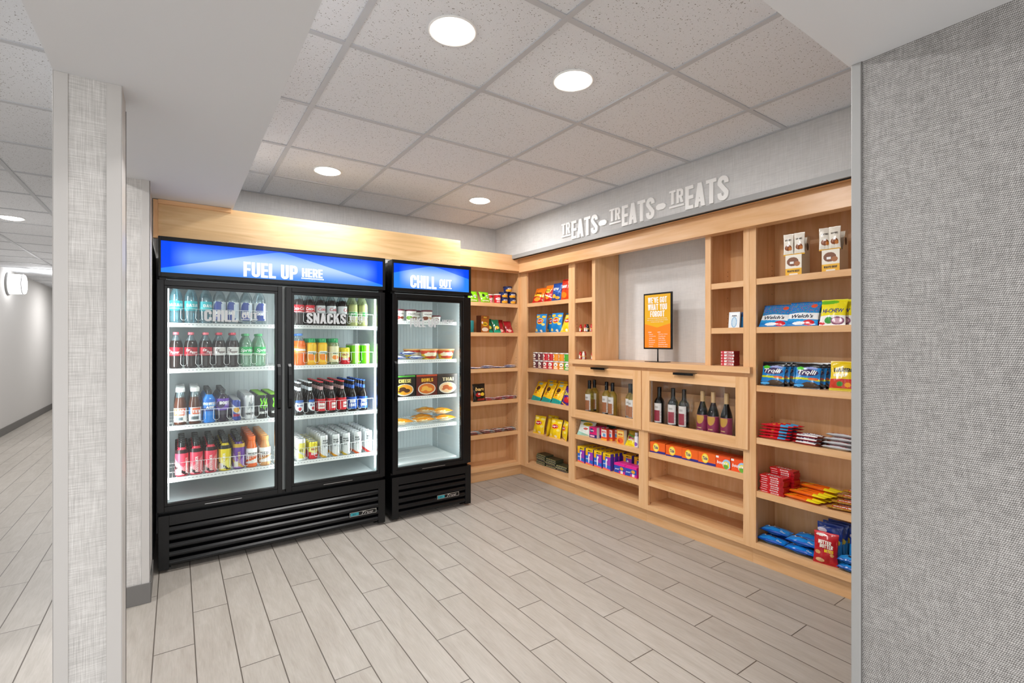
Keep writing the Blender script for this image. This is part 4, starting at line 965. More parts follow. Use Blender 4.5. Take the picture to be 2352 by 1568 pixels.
# canned crisps
def crispcan(c): 
    des = design([('fill', c), ('ell', .5, .62, .20, .26, 'FBF4EA'), ('ell', .5, .56, .10, .06, '3A1A10'), ('rect', .3, .1, .7, .26, 'F6E6D0')])
    m = M().grid(wrap_surface(.0375, .004, .074), 70, 34, lambda u, v: des((u-.5)*2.2+.5, v)); m.lathe([(.0001, 0), (.0375, 0), (.0375, .004)], 26, cols=[(.6, .6, .6)]*2, cap=False); return m
lidm = lambda: M().lathe([(.0385, .070), (.0390, .076), (.0385, .079), (.0001, .0788)], 26, cols=[lin('E4E2DE')]*3, cap=False)
ys = (3.828, 3.750, 3.672, 3.594, 3.516, 3.438, 3.360); cc = ('5A1622', '6A1A20', 'C8202C', 'C8202C', 'E8911E', 'E8911E', '4FAE2E'); cn = ('maroon', 'dark maroon', 'red', 'bright red', 'orange', 'golden orange', 'green')
for i, (y, c, nm) in enumerate(zip(ys, cc, cn)):
    goods('crisp_can', crispcan(c), INK, [((2.965, y, ZC_+.0005), (0, 0, -pi/2+.1*i), f'short {nm} crisp can, lower one of its stack on the third corner shelf'),
         ((2.965, y, ZC_+.0800), (0, 0, -pi/2-.12*i), f'short {nm} crisp can, upper one of its stack on the third corner shelf')], 'canister', 'crisp cans stacked two high on the corner shelf', [('lid', lidm(), CAN)])
# sunflower chips
d = design([('fill', 'F2BE14'), ('band', .0, .16, '1E9C94'), ('diag', .10, .24, .1, '1E9C94'), ('ell', .5, .60, .18, .12, '4A2412'), ('rect', .3, .80, .7, .93, 'A8C8B8'), ('spk', 17, .05, .2, .5, 'F7DE7A'), ('ell', .42, .36, .14, .05, 'D8741A')])
ms = bag(.135, .205, .05, d, [('b', 'CHIPS', .32, .42, .36, .05, '5A2A12')], seed=8)
goods('chip_bag', ms, FOIL, [place(RWL, 'golden chip bag with brown oval, front left of the fourth corner shelf', 3.825, ZD, 2.945, tilt=-.5, yaw=.05),
      place(RWL, 'golden chip bag with brown oval, front middle of the fourth corner shelf', 3.665, ZD, 2.945, tilt=-.5, yaw=.05),
      place(RWL, 'golden chip bag with brown oval, third in front on the fourth corner shelf', 3.515, ZD, 2.945, tilt=-.5, yaw=.05),
      place(RWL, 'golden chip bag standing behind the front left one, fourth corner shelf', 3.765, ZD, 3.062, tilt=-.26, yaw=.05),
      place(RWL, 'golden chip bag standing behind the front middle one, fourth corner shelf', 3.600, ZD, 3.062, tilt=-.26, yaw=.05),
      place(RWL, 'golden chip bag standing behind the purple bag, fourth corner shelf', 3.44, ZD, 3.062, tilt=-.26, yaw=.05)], 'chip bag', G1)
d = design([('fill', '4A1E86'), ('ell', .6, .25, .3, .14, 'C8202A'), ('diag', .1, .16, .3, 'E8A81E'), ('band', .94, 1, '2E1258')])
goods('chip_bag', bag(.125, .185, .05, d, [('i', 'Takis', .12, .48, .76, .24, 'E8E21E')], seed=9), FOIL, [place(RWL, 'purple rolled tortilla chip bag, right end of the fourth corner shelf', 3.368, ZD, 2.945, tilt=-.4, yaw=.05)], 'chip bag', G1)
# flat card packs on the corner bottom shelf
d = design([('fill', '5A6038'), ('band', 0, .25, '1E2A5A'), ('spk', 29, .35, .25, 1, 'C8C08A')])
mk = carton(.145, .016, .10, d, '3A3E2A', '4A4A32', nu=24, nv=3)
pl = []
for j, (y0, n, nm) in enumerate(((3.79, 6, 'left'), (3.635, 5, 'middle'), (3.475, 3, 'right'))):
    for k in range(n):
        pl.append(((2.98+.006*((k*7+j) % 3), y0+.004*((k*5) % 3), ZF+.0006+.0165*k), (0, 0, -pi/2+.05*((k*3+j) % 3-1)), f'flat dark snack pack, {("bottom", "second", "third", "fourth", "fifth", "sixth")[k]} in the {nm} stack, corner bottom shelf'))
goods('snack_pack', mk, CARD, pl, 'snack pack', 'flat snack packs on the corner unit bottom shelf')
# --- narrow hutch left: energy shots
def shot(c, w): 
    root = O('energy_shot', M().lathe([(.011, 0), (.0125, .002), (.0125, .05), (.007, .058)], 16, cols=[lin(c)]*3), INK)
    m = label_mesh(.0128, .006, .046, design([('fill', c), ('rect', .3, 0, .7, .5, w), ('diag', .6, .75, .2, 'F0D060')]), [('b', '5', .4, .55, .2, .3, 'FFFFFF')], 16, 8); O('label', m, INK, root)
    O('cap', M().lathe([(.0085, .056), (.0085, .066), (.007, .0675)], 14, cols=[lin(c)]*2), LIQ, root); return root
def put1(o, loc, rot, lab, cat, grp): o.location = loc; o.rotation_euler = rot; tag(o, lab, cat, grp); return o
g5 = 'energy shot bottles in the narrow left hutch'
s1 = put1(shot('C8281E', 'F4F0E8'), (2.945, 3.168, 1.4556), (0, 0, -pi/2), 'tiny red energy shot, alone at the left of the middle hutch shelf', 'energy shot', g5)
dup(s1, (2.945, 3.112, 1.4556), (0, 0, -pi/2+.6), 'tiny red energy shot, left of the cluster on the middle hutch shelf', g5)
s2 = put1(shot('1E2226', 'D8DCE0'), (2.945, 3.082, 1.4556), (0, 0, -pi/2), 'tiny black energy shot in the cluster on the middle hutch shelf', 'energy shot', g5)
dup(s2, (2.97, 3.058, 1.4556), (0, 0, -pi/2+.5), 'tiny black energy shot behind, middle hutch shelf', g5)
dup(s1, (2.945, 3.030, 1.4556), (0, 0, -pi/2-.4), 'tiny red energy shot, rightmost on the middle hutch shelf', g5)
s3 = put1(shot('C8281E', 'F4F0E8'), (2.945, 3.172, 1.2158), (0, 0, -pi/2), 'tiny red energy shot, left on the hutch floor', 'energy shot', g5)
dup(s3, (2.975, 3.150, 1.2158), (0, 0, -pi/2+.5), 'tiny red energy shot behind the white one on the hutch floor', g5)
s4 = put1(shot('E8E4DE', 'C0B8B0'), (2.945, 3.132, 1.2158), (0, 0, -pi/2), 'tiny white labelled energy shot on the hutch floor', 'energy shot', g5)
dup(s3, (2.955, 3.030, 1.2158), (0, 0, -pi/2-.4), 'tiny red energy shot, right end of the hutch floor', g5)
mcol = design([('fill', 'E8A83A'), ('band', .6, 1, '3A2A4A')])
goods('snack_pouch', bag(.05, .09, .02, mcol, seed=31, nu=8, nv=10), FOIL, [place(RWL, 'small amber pouch at the right edge of the hutch top shelf', 3.018, 1.75, 2.96, tilt=-.1)], 'pouch')
# --- narrow hutch right: toothbrush packs, gelatin boxes
d = design([('fill', 'E8EEF2'), ('ell', .5, .35, .26, .34, '8CB8DC'), ('ell', .5, .35, .18, .28, 'C8DEEE'), ('rect', .15, .78, .85, .92, 'FFFFFF')])
mt = carton(.072, .102, .012, d, 'C8D4DC', nu=20, nv=24, tx=[('b', 'REACH', .3, .72, .4, .08, '1E2A4A')])
goods('toothbrush_pack', mt, CARD, [place(RWL, 'white and blue toothbrush pack on the narrow right hutch shelf', 1.738, ZB, 2.945, tilt=-.12, yaw=.05)], 'toiletry', 'toothbrush packs on the right hutch')
d = design([('fill', '2E6E9E'), ('band', .7, 1, '1E3E6E')])
goods('toothbrush_pack', carton(.06, .100, .012, d, '1C3E5A', nu=10, nv=10), CARD, [place(RWL, 'dark blue toothbrush pack tucked behind the white one', 1.720, ZB, 2.975, tilt=-.12, yaw=-.1)], 'toiletry', 'toothbrush packs on the right hutch')
d = design([('fill', 'C8202E'), ('rect', .25, .15, 1, .85, 'E7E2DF'), ('rect', 0, .2, .12, .8, 'E4A0A6')])
mj = carton(.088, .0185, .07, d, '8E1A22', 'B0242E', nu=24, nv=6, tx=[('b', 'JELLY', .42, .25, .46, .5, 'B01826')])
goods('gelatin_box', mj, CARD, [((2.93+.003*(k % 2), 1.778+.004*((k*3) % 3-1), 1.2156+.0190*k), (0, 0, -pi/2+.06*(k % 2)), f'flat red and white box, {("bottom", "second", "middle", "fourth", "top")[k]} of the stack on the worktop') for k in range(5)], 'box', 'flat red boxes stacked on the worktop')
# --- wine
def wine(body, prof, lab, tx, caps, z0, z1, lr=1, h=.295, r=.037, span=118):
    root = O('wine_bottle', M().lathe([(a*r, b*h) for a, b in prof], 24), body)
    O('label', label_mesh(r*lr*1.012, z0*h, z1*h, lab, tx, 34, 24, span), INK, root)
    O('capsule', M().lathe([(.0155, .76*h), (.0150, .80*h), (.0150, .985*h), (.0145, h), (.0001, h)], 18, cols=[lin(caps)]*4, cap=False), LIQ, root); return root
BORD = [(.2, .012), (.9, 0), (1, .015), (1, .60), (.96, .645), (.80, .69), (.5, .735), (.40, .77), (.38, .96)]
BURG = [(.2, .012), (.95, 0), (1.03, .015), (1.03, .42), (1.0, .48), (.86, .56), (.6, .66), (.42, .74), (.38, .80), (.38, .96)]
REDG = mat('dark_wine_glass', '0A0C0B', .07, coat=.5)
lw_ = design([('fill', 'F2F0EC'), ('rect', .14, .12, .86, .66, 'B87A52'), ('band', .0, .10, '1A1A1A'), ('spk', 40, .2, .12, .66, 'A86A44'), ('rect', .14, .7, .86, .7, 'FFFFFF')])
lr_ = design([('fill', 'F0EDEA'), ('rect', .16, .14, .84, .66, 'A83A4E'), ('band', .0, .08, '1A1A1A'), ('spk', 40, .2, .14, .66, '96303F')])
lm_ = design([('fill', '9C3A60'), ('ell', .5, .85, .22, .38, 'D8A850'), ('band', .96, 1, 'B86A80')])
gw = 'white wine bottles behind the left glazed door'; gr_ = 'red wine bottles behind the right glazed door'
w = wine(CLEARY, BORD, lw_, [('b', 'VINO', .3, .76, .4, .10, 'B8B4AC'), ('b', 'BLANCO', .3, .025, .4, .05, 'F0F0F0')], '14161A', .08, .60)
put1(w, (2.958, 3.072, .7386), (0, 0, -pi/2), 'white wine bottle, leftmost behind the left glazed door', 'wine bottle', gw)
for X, Y, ya, l in ((3.045, 3.10, .2, 'white wine bottle standing behind the leftmost one'), (2.975, 2.885, 0, 'white wine bottle, left of the central pair behind glass'), (2.952, 2.795, -.1, 'white wine bottle, right of the central pair behind glass'), (2.990, 2.640, .2, 'white wine bottle, left of the pair near the door stile'), (2.948, 2.573, -.2, 'white wine bottle, nearest the right stile of its door')):
    dup(w, (X, Y, .7386), (0, 0, -pi/2+ya), l, gw)
w = wine(REDG, BORD, lr_, [('b', 'VINO', .3, .76, .4, .10, 'C8C4BE'), ('b', 'TINTO', .34, .02, .32, .05, 'F0F0F0')], '0E1012', .08, .60)
put1(w, (2.958, 2.330, .7386), (0, 0, -pi/2), 'red wine bottle with white and crimson label, leftmost of its door', 'wine bottle', gr_)
dup(w, (2.965, 2.214, .7386), (0, 0, -pi/2+.1), 'red wine bottle with white and crimson label, second from the left', gr_)
dup(w, (2.955, 2.115, .7386), (0, 0, -pi/2-.05), 'red wine bottle with white and crimson label, third from the left', gr_)
w = wine(REDG, BURG, lm_, [('b', 'WINE', .38, .2, .24, .07, 'E8C890'), ('b', 'PINOT NOIR', .32, .06, .36, .06, 'E8D8D0')], 'C8A878', .07, .46, 1.03, span=200)
put1(w, (2.965, 1.975, .7386), (0, 0, -pi/2), 'plum labelled wine bottle with tan capsule, left of three', 'wine bottle', gr_)
dup(w, (2.955, 1.888, .7386), (0, 0, -pi/2+.05), 'plum labelled wine bottle with tan capsule, middle of three', gr_)
dup(w, (2.960, 1.796, .7386), (0, 0, -pi/2-.1), 'plum labelled wine bottle with tan capsule, right of three', gr_)
# --- left base unit, upper open shelf
Z1 = .548
d = design([('fill', 'E4ECE4'), ('diag', .0, .25, .3, '9CC8B8'), ('ell', .55, .72, .3, .14, 'F0C81E'), ('ell', .5, .4, .14, .08, 'C8503A'), ('band', .9, 1, '4A9C7A')])
goods('snack_pouch', bag(.16, .14, .04, d, [('b', 'SOOTHE', .28, .66, .5, .09, '3A7A4A')], seed=11), FOIL, [place(RWL, 'white and mint pouch with yellow spot, left on the upper open shelf', 3.115, Z1, 2.945, tilt=-.55, yaw=.3)], 'pouch')
d = design([('fill', '1E4A46'), ('diag', .4, .6, .3, '4A8A7A')])
goods('snack_pouch', bag(.12, .125, .035, d, seed=12, nu=12, nv=14), FOIL, [place(RWL, 'dark teal pouch behind the pink boxes', 2.96, Z1, 3.085, tilt=-.3, yaw=-.1)], 'pouch')
d = design([('fill', 'D8206E'), ('rect', .0, .0, 1, .3, '2A2A6A'), ('rect', .1, .06, .7, .24, 'F0B0CC'), ('ell', .3, .68, .24, .2, '2E2A6E')])
goods('pad_box', carton(.085, .09, .035, d, 'E4E0E4', 'E84A8E', [('i', 'Carefree', .12, .6, .5, .18, 'FFFFFF')]), CARD, [place(RWL, 'pink and navy box in front of the teal pouch', 3.0, Z1, 2.93, yaw=.05), place(RWL, 'pink and navy box, second behind the front pink one', 2.985, Z1, 2.972, yaw=.05), place(RWL, 'pink and navy box, third behind the front pink one', 2.972, Z1, 3.013, yaw=.05)], 'box', 'pink boxes on the upper open shelf')
d = design([('fill', 'E4482E'), ('rect', .06, .3, .94, .95, 'F2EDEA'), ('rect', .3, .32, .8, .6, '6A9CC8'), ('diag', .0, .16, 0, 'F0A83A')])
goods('medicine_box', carton(.066, .092, .028, d, 'D8402A', 'E8603A', [('b', 'DAYS', .16, .68, .68, .16, 'D8302A')]), CARD, [place(RWL, 'red and white medicine box, front of three', 2.872, Z1, 2.93), place(RWL, 'red and white medicine box, middle of three', 2.84, Z1, 2.963), place(RWL, 'red and white medicine box, rearmost of three', 2.808, Z1, 2.996)], 'box', 'red and white medicine boxes on the upper open shelf')
d = design([('fill', 'F0A03A'), ('ell', .5, .25, .4, .2, 'E8602A'), ('rect', .1, .55, .9, .9, 'F6D87A'), ('ell', .3, .2, .14, .1, 'C83A1E')])
goods('medicine_box', carton(.072, .112, .035, d, 'F2E6D0', 'FAFAF6', [('b', 'MUCUS', .2, .64, .6, .12, 'C8401E')]), CARD, [place(RWL, 'tall orange medicine box right of the red and white ones', 2.69, Z1, 2.93, yaw=.05)], 'box')
d = design([('fill', 'C8A83A'), ('band', 0, .3, 'E8D020'), ('ell', .5, .55, .35, .16, '8E2A3A'), ('diag', .66, .8, .2, '6A8A3A')])
goods('snack_pouch', bag(.09, .125, .03, d, [('b', 'NUTS', .25, .32, .5, .1, 'F6F0E0')], seed=13), FOIL, [place(RWL, 'olive and yellow pouch left of the white spray bottle', 2.60, Z1, 2.94, tilt=-.5, yaw=.1)], 'pouch')
rt = O('spray_bottle', M().lathe([(.015, 0), (.017, .003), (.017, .08), (.012, .09)], 18, cols=[lin('EDEAF2')]*3), INK); tag(rt, 'small white bottle with purple label at the shelf right end', 'bottle'); rt.location = (2.945, 2.535, Z1+.0006); rt.rotation_euler = (0, 0, -pi/2)
O('label', label_mesh(.0172, .008, .06, design([('fill', 'EDEAF2'), ('ell', .5, .35, .3, .3, '8A5AC0')]), []), INK, rt); O('cap', M().lathe([(.0135, .088), (.0135, .112), (.012, .1155)], 16, cols=[lin('D8D8E4')]*2), LIQ, rt)
# --- left base unit, lower shelf: tampon boxes
Z2 = .306
d = design([('fill', '2A6ACE'), ('band', .80, 1, 'F2C81A'), ('rect', .5, .3, 1, .8, 'A03AB0'), ('rect', .0, .56, .3, .84, 'F0A81E'), ('ell', .45, .38, .08, .3, 'F4F4FA'), ('ell', .52, .62, .10, .07, 'F4F4FA'), ('band', .0, .08, 'F08A2A'), ('diag', .08, .14, .05, 'D84AA0')])
mt_ = carton(.088, .138, .036, d, '4A3AA0', 'F2C81A', [('b', 'MULTI', .35, .86, .5, .08, '2A2A1E'), ('i', 'pearl', .04, .30, .34, .12, 'FFFFFF')], nu=22, nv=26)
pl = []; rw = ('front', 'second', 'third', 'fourth'); cl = ('leftmost', 'second', 'third', 'fourth')
for i in range(4):
    for k in range(4): pl.append(((2.93+.045*k, 3.150-.103*i-.006*k, Z2+.0006), (0, 0, -pi/2+.03*((i+k) % 3-1)), f'blue and yellow tampon box, {rw[k]} in the {cl[i]} column'))
for i in range(2):
    for k in range(2): pl.append(((3.03+.045*k, 2.705-.115*i, Z2+.0006), (0, 0, -pi/2), f'blue and yellow tampon box behind the pink boxes, {("left", "right")[i]} {("front", "back")[k]} one'))
goods('tampon_box', mt_, CARD, pl, 'box', 'blue and yellow tampon boxes on the lower shelf')
d = design([('fill', '2A4AB0'), ('band', .78, 1, 'E81E90'), ('rect', .45, .0, 1, .3, 'C82A9A'), ('ell', .7, .55, .16, .16, 'E8A020'), ('band', 0, .06, 'F08A2A')])
mp = carton(.112, .082, .045, d, 'E81E90', 'F03AA8', [('i', 'pearl', .08, .34, .4, .2, 'FFFFFF'), ('b', '17', .62, .08, .2, .26, 'FFFFFF')], nu=22, nv=18)
goods('tampon_box', mp, CARD, [((2.93+.048*k, 2.700-.118*i-.004*k, Z2+.0006), (0, 0, -pi/2+.04*(i-k)), f'low pink and blue tampon box, {("left", "right")[i]} column {("front", "back")[k]} one') for i in range(2) for k in range(2)], 'box', 'low pink tampon boxes on the lower shelf')
# --- right base unit: detergent
Z3 = .545
d = design([('fill', 'F0641A'), ('band', 0, .2, '2A2A86'), ('diag', .12, .3, .0, 'F0641A'), ('rect', .45, .0, 1, .2, '2A2A86'), ('ell', .40, .52, .20, .42, 'F6C81E'), ('ell', .40, .52, .16, .34, 'F8E070')])
md = carton(.128, .078, .13, d, 'D8521A', 'F06A20', [('i', 'Tide', .26, .38, .28, .30, '1E2A7A')], nu=40, nv=20)
goods('detergent_box', md, CARD, [((2.925, 2.322, Z3+.0006), (0, 0, -pi/2+.08), 'orange detergent box with round yellow emblem, leftmost of the row'), ((2.925, 2.180, Z3+.0006), (0, 0, -pi/2+.08), 'orange detergent box with round yellow emblem, second of the row'),
      ((2.925, 2.047, Z3+.0006), (0, 0, -pi/2), 'orange detergent box with round yellow emblem, third of the row'), ((2.925, 1.917, Z3+.0006), (0, 0, -pi/2), 'orange detergent box with round yellow emblem, beside the dryer sheets')], 'box', 'orange detergent boxes in one row')
d = design([('fill', 'F0541E'), ('ell', .75, .4, .3, .4, '9CC8E8'), ('ell', .72, .32, .22, .3, 'F0E04A'), ('ell', .7, .2, .16, .2, '6AB03A'), ('rect', .0, .82, .2, .98, 'F6F2EE')])
mb = carton(.100, .078, .12, d, 'E8481A', 'F0602A', [('i', 'bounce', .07, .34, .74, .28, 'FFFFFF')], nu=28, nv=20)
goods('dryer_sheet_box', mb, CARD, [((2.925, 1.800, Z3+.0006), (0, 0, -pi/2), 'orange dryer sheet box with white lettering, left of the last pair'), ((2.925, 1.694, Z3+.0006), (0, 0, -pi/2), 'orange dryer sheet box with white lettering, at the right end')], 'box', 'orange dryer sheet boxes')
# --- candy unit
g = 'meat bars in open cartons'
def epic_box():
    d = design([('fill', 'F1EBDD'), ('ell', .45, .66, .36, .22, '7A4420'), ('ell', .72, .55, .18, .12, 'A8642E'), ('rect', .0, .0, 1, .33, 'F2B81E'), ('rect', .25, .02, .75, .08, 'F4F0E4'), ('rect', .28, .56, .52, .66, 'F2F2F0')])
    m = carton(.085, .118, .14, d, 'D8CFBC', 'C8BCA6', [('b', 'WAGYU', .12, .15, .42, .10, '2A1E10'), ('b', 'BEEF', .58, .15, .30, .10, '2A1E10')], nu=26, nv=30)
    s = lin('DED5C2')
    m.face([(.0425, .05, .118), (.0425, .14, .118), (.0425, .14, .235), (.0425, .10, .235)], 0, s); m.face([(-.0425, .14, .118), (-.0425, .05, .118), (-.0425, .10, .235), (-.0425, .14, .235)], 0, s); m.face([(.0425, .14, .118), (-.0425, .14, .118), (-.0425, .14, .235), (.0425, .14, .235)], 0, s)
    m.polys([arc(.10, .17, .018, .022, 0, 360, 14)[:-1]], lambda x, y, d: (.0433, x, y), c=lin('3A2A22'))
    return m
goods('snack_carton', epic_box(), CARD, [place(RWL, 'cream and yellow beef bar carton, left on the candy unit top shelf', 1.365, ZA, 2.93, yaw=.12), place(RWL, 'cream and yellow beef bar carton, right beside the grey post', 1.172, ZA, 2.93, yaw=.08)], 'carton', g)
d = design([('fill', 'F3EEE2'), ('ell', .5, .36, .34, .14, '8A4A1E'), ('ell', .7, .30, .16, .08, 'C8782E'), ('band', .0, .06, 'E8B01E'), ('rect', .35, .42, .6, .52, 'FFFFFF')])
mb_ = bag(.056, .125, .018, d, [('b', 'EPIC', .2, .68, .6, .07, '3A2A1E')], nu=14, nv=22, seed=15)
goods('snack_bar', mb_, FOIL, [place(RWL, 'cream beef bar standing tall in front of the left carton', 1.342, ZA+.119, 2.952, yaw=.1), place(RWL, 'cream beef bar leaning left out of the left carton', 1.401, ZA+.119, 2.950, yaw=.1),
      place(RWL, 'cream beef bar standing tall in front of the right carton', 1.160, ZA+.119, 2.952, yaw=.1), place(RWL, 'cream beef bar turned sideways in the right carton', 1.208, ZA+.119, 2.950, yaw=.35)], 'snack bar', 'cream beef bars in the two cartons')
# second shelf: fruit snacks
d = design([('fill', '1E82CE'), ('spk', 13, .12, .55, .95, 'C8202E'), ('spk', 19, .08, .5, .95, '6AB82E'), ('band', .24, .50, 'F4F6F8'), ('diag', .20, .30, .1, '2A9CE0'), ('ell', .72, .12, .18, .1, 'D8202E'), ('ell', .4, .1, .2, .06, 'F4F6F8'), ('ell', .8, .8, .1, .08, 'E85A3A'), ('band', .95, 1, '1460A0')])
mw_ = bag(.165, .165, .022, d, [('i', "Welch's", .12, .30, .72, .15, '14203A')], seed=16, nu=28, nv=28)
pl = [place(RWL, 'blue fruit snack bag, front of the left stack, candy unit', 1.484, ZB, 2.935, tilt=-.62, yaw=.12)]
for k in range(1, 3): pl.append(place(RWL, f'blue fruit snack bag, {ORD[k]} in the left leaning stack, candy unit', 1.478-.006*k, ZB, 2.935+.037*k, tilt=-.62, yaw=.12))
pl.append(place(RWL, 'blue fruit snack bag, front of the middle stack, candy unit', 1.325, ZB, 2.935, tilt=-.55, yaw=.1))
for k in range(1, 4): pl.append(place(RWL, f'blue fruit snack bag, {ORD[k]} in the middle leaning stack, candy unit', 1.317-.006*k, ZB, 2.935+.033*k, tilt=-.55, yaw=.1))
goods('candy_bag', mw_, FOIL, pl, 'candy bag', 'blue fruit snack bags on the candy unit')
d = design([('fill', 'EFE01E'), ('band', 0, .36, 'F2F2EE'), ('ell', .3, .88, .4, .08, '6AB82E'), ('ell', .36, .18, .16, .12, '3A9C3E'), ('ell', .70, .16, .26, .15, '8E5A7A'), ('ell', .7, .16, .2, .1, 'D8B0C0'), ('ell', .1, .06, .12, .06, 'D8202E'), ('band', .95, 1, 'E8E83A')])
mh = bag(.125, .152, .024, d, [('i', 'HI-CHEW', .06, .46, .86, .16, '1E2A8A')], seed=17, nu=26, nv=28)
goods('candy_bag', mh, FOIL, [place(RWL, 'yellow chewy candy bag with blue lettering, front one', 1.168, ZB, 2.937, tilt=-.35, yaw=.1), place(RWL, 'yellow chewy candy bag just behind the front one', 1.150, ZB, 2.970, tilt=-.35, yaw=.1), place(RWL, 'yellow chewy candy bag half hidden by the grey post', 1.085, ZB, 3.008, tilt=-.35, yaw=.1)], 'candy bag', 'yellow chewy candy bags')
# third shelf: gummies
d = design([('fill', '1C7EC8'), ('band', .80, 1, '14161A'), ('band', 0, .16, '1E1A1E'), ('ell', .2, .76, .16, .07, '58C83A'), ('ell', .62, .78, .25, .05, '8E9CD8'), ('diag', .34, .42, .06, 'C8D020'), ('ell', .5, .60, .42, .14, '3A2A5A'), ('ell', .62, .14, .3, .10, '4A3A2A'), ('ell', .75, .36, .2, .05, 'E8703A'), ('ell', .2, .1, .2, .05, '4AA8E8')])
mtr = bag(.135, .15, .030, d, [('i', 'Trolli', .1, .52, .76, .18, 'FAFAFA')], seed=18, nu=28, nv=28)
pl = []
for j, (y, nm, n) in enumerate(((1.492, 'left', 4), (1.298, 'right', 4))):
    for k in range(n): pl.append(place(RWL, f'black and blue gummy bag, {ORD[k]} of the {nm} group', y-.013*k, ZC_, 2.937+.038*k, tilt=-.32, yaw=.1))
goods('candy_bag', mtr, FOIL, pl, 'candy bag', 'black and blue gummy bags')
d = design([('fill', 'E8C81E'), ('band', .0, .34, 'C83A1E'), ('ell', .4, .22, .12, .08, '3A8A2E'), ('ell', .7, .2, .12, .08, 'E89A1E'), ('band', .34, .38, 'C8202A'), ('band', .0, .08, 'D8C83A')])
goods('candy_bag', bag(.125, .165, .035, d, [('b', 'HARIBO', .14, .62, .76, .14, '1A1A1A'), ('b', 'GOLD', .14, .46, .5, .1, 'F4F0E0')], seed=19), FOIL, [place(RWL, 'gold gummy bear bag beside the grey post, third shelf', 1.118, ZC_, 2.937, tilt=-.28, yaw=.15)], 'candy bag', 'gold gummy bear bags')
# flat bars
def flatbar(w, h, d, des, tx, seed): return bag(w, h, d, des, tx, nu=30, nv=8, crimp=.02, seed=seed, pinch=.0)
def LAY(Y, z, X, d, yaw=0): return (X, Y, z+d/2*1.14), (-pi/2, 0, -pi/2+yaw)
d = design([('fill', 'D01E2C'), ('rect', .62, 0, .86, 1, '3AA0D8'), ('rect', .06, .35, .2, .8, 'F0E8E0'), ('ell', .42, .5, .05, .25, 'F0C03A')])
mr = flatbar(.18, .038, .017, d, [('b', 'LAFFY', .04, .3, .26, .5, 'FFFFFF')], 20)
pl = []
for k in range(5):
    for j in range(4-(k > 1)):
        l, r = LAY(1.478-.010*j-.004*k, ZD+.0185*k, 2.925+.040*j+.006*(k % 2), .017, .03*((k+j) % 3-1)+.12)
        pl.append((l, r, f'red and blue candy bar, {("bottom", "second", "third", "fourth", "top")[k]} layer, {ORD[j]} from the shelf edge'))
goods('candy_bar', mr, FOIL, pl, 'candy bar', 'red and blue candy bars stacked on the fourth shelf')
d = design([('fill', 'E8E4E2'), ('diag', .2, .8, -.2, '2A2A7A'), ('rect', .0, .0, .15, 1, 'C0202A'), ('rect', .85, 0, 1, 1, '5A2A1E')])
msn = flatbar(.155, .036, .017, d, [('i', 'SNICKERS', .14, .2, .72, .6, 'F4F4F8')], 21)
pl = []
for k in range(3):
    for j in range(4-k): 
        l, r = LAY(1.300-.01*j, ZD+.0185*k, 2.925+.040*j+.01*k, .017, .05*((k+j) % 3-1))
        pl.append((l, r, f'white and navy chocolate bar, {("bottom", "middle", "top")[k]} layer, {ORD[j]} from the shelf edge'))
goods('candy_bar', msn, FOIL, pl, 'candy bar', 'white and navy chocolate bars on the fourth shelf')
d = design([('fill', 'D8DADC'), ('rect', .0, .0, .08, 1, 'B0B4B8'), ('band', 0, .2, 'C0C4C8')])
mmu = flatbar(.150, .036, .018, d, [('i', 'MUSKETEERS', .14, .25, .72, .5, 'C0202E')], 22)
pl = []
for k in range(4):
    for j in range(4-k):
        l, r = LAY(1.145-.012*j, ZD+.0200*k, 2.925+.040*j+.018*k, .018, .05*((k+j) % 3-1))
        pl.append((l, r, f'silver chocolate bar with red lettering, {("bottom", "second", "third", "top")[k]} layer, {ORD[j]} from the edge'))
goods('candy_bar', mmu, FOIL, pl, 'candy bar', 'silver chocolate bars on the fourth shelf')
# fifth shelf: red wafer bars, orange cups, gold bars
d = design([('fill', 'C8141E'), ('rect', .45, .2, .78, .8, 'F4EEEE'), ('rect', .04, .3, .3, .55, 'F0E0E0'), ('rect', .85, 0, 1, 1, 'A00E18')])
mk_ = carton(.145, .0125, .062, d, 'B0121C', 'CC1A24', [('i', 'KitKat', .47, .28, .28, .5, 'C8141E')], nu=30, nv=4, stx=[('i', 'KitKat', .2, .25, .6, .5, 'F8F0F0')])
nm8 = ('bottom', 'second', 'third', 'fourth', 'fifth', 'sixth', 'seventh', 'eighth')
pl = [((2.925+.002*(k % 3), 1.488+.003*((k*5) % 3-1), ZE+.0006+.0129*k), (0, 0, -pi/2+.04*((k*3) % 3-1)-.05), f'red wafer bar, {nm8[k]} in the front stack') for k in range(8)]
pl += [((2.995+.003*(k % 3), 1.463+.003*((k*5) % 3-1), ZE+.0006+.0129*k), (0, 0, -pi/2+.03*((k*3) % 3-1)-.05), f'red wafer bar, {(nm8+("ninth", "tenth", "top"))[k]} in the taller rear stack') for k in range(11)]
goods('candy_bar', mk_, FOIL, pl, 'candy bar', 'red wafer bars stacked on the fifth shelf')
d = design([('fill', 'EE6A14'), ('rect', .72, 0, 1, 1, 'F2E01E'), ('rect', .45, .4, .68, .75, '5A2410'), ('ell', .3, .5, .08, .3, 'F4C81E')])
mre = flatbar(.235, .040, .021, d, [('i', "Reese's", .18, .3, .24, .5, 'F6E03A')], 23)
pl = []
for j in range(5):
    for k in range((1, 2, 2, 3, 3)[j]):
        l, r = LAY(1.345-.012*j, ZE+.0230*k, 2.925+.042*j, .021, -.08+.02*(k % 2))
        pl.append((l, r, f'orange and yellow candy bar, {("bottom", "middle", "top")[k]} layer, {ORD[j]} row from the shelf edge'))
goods('candy_bar', mre, FOIL, pl, 'candy bar', 'orange and yellow candy bars on the fifth shelf')
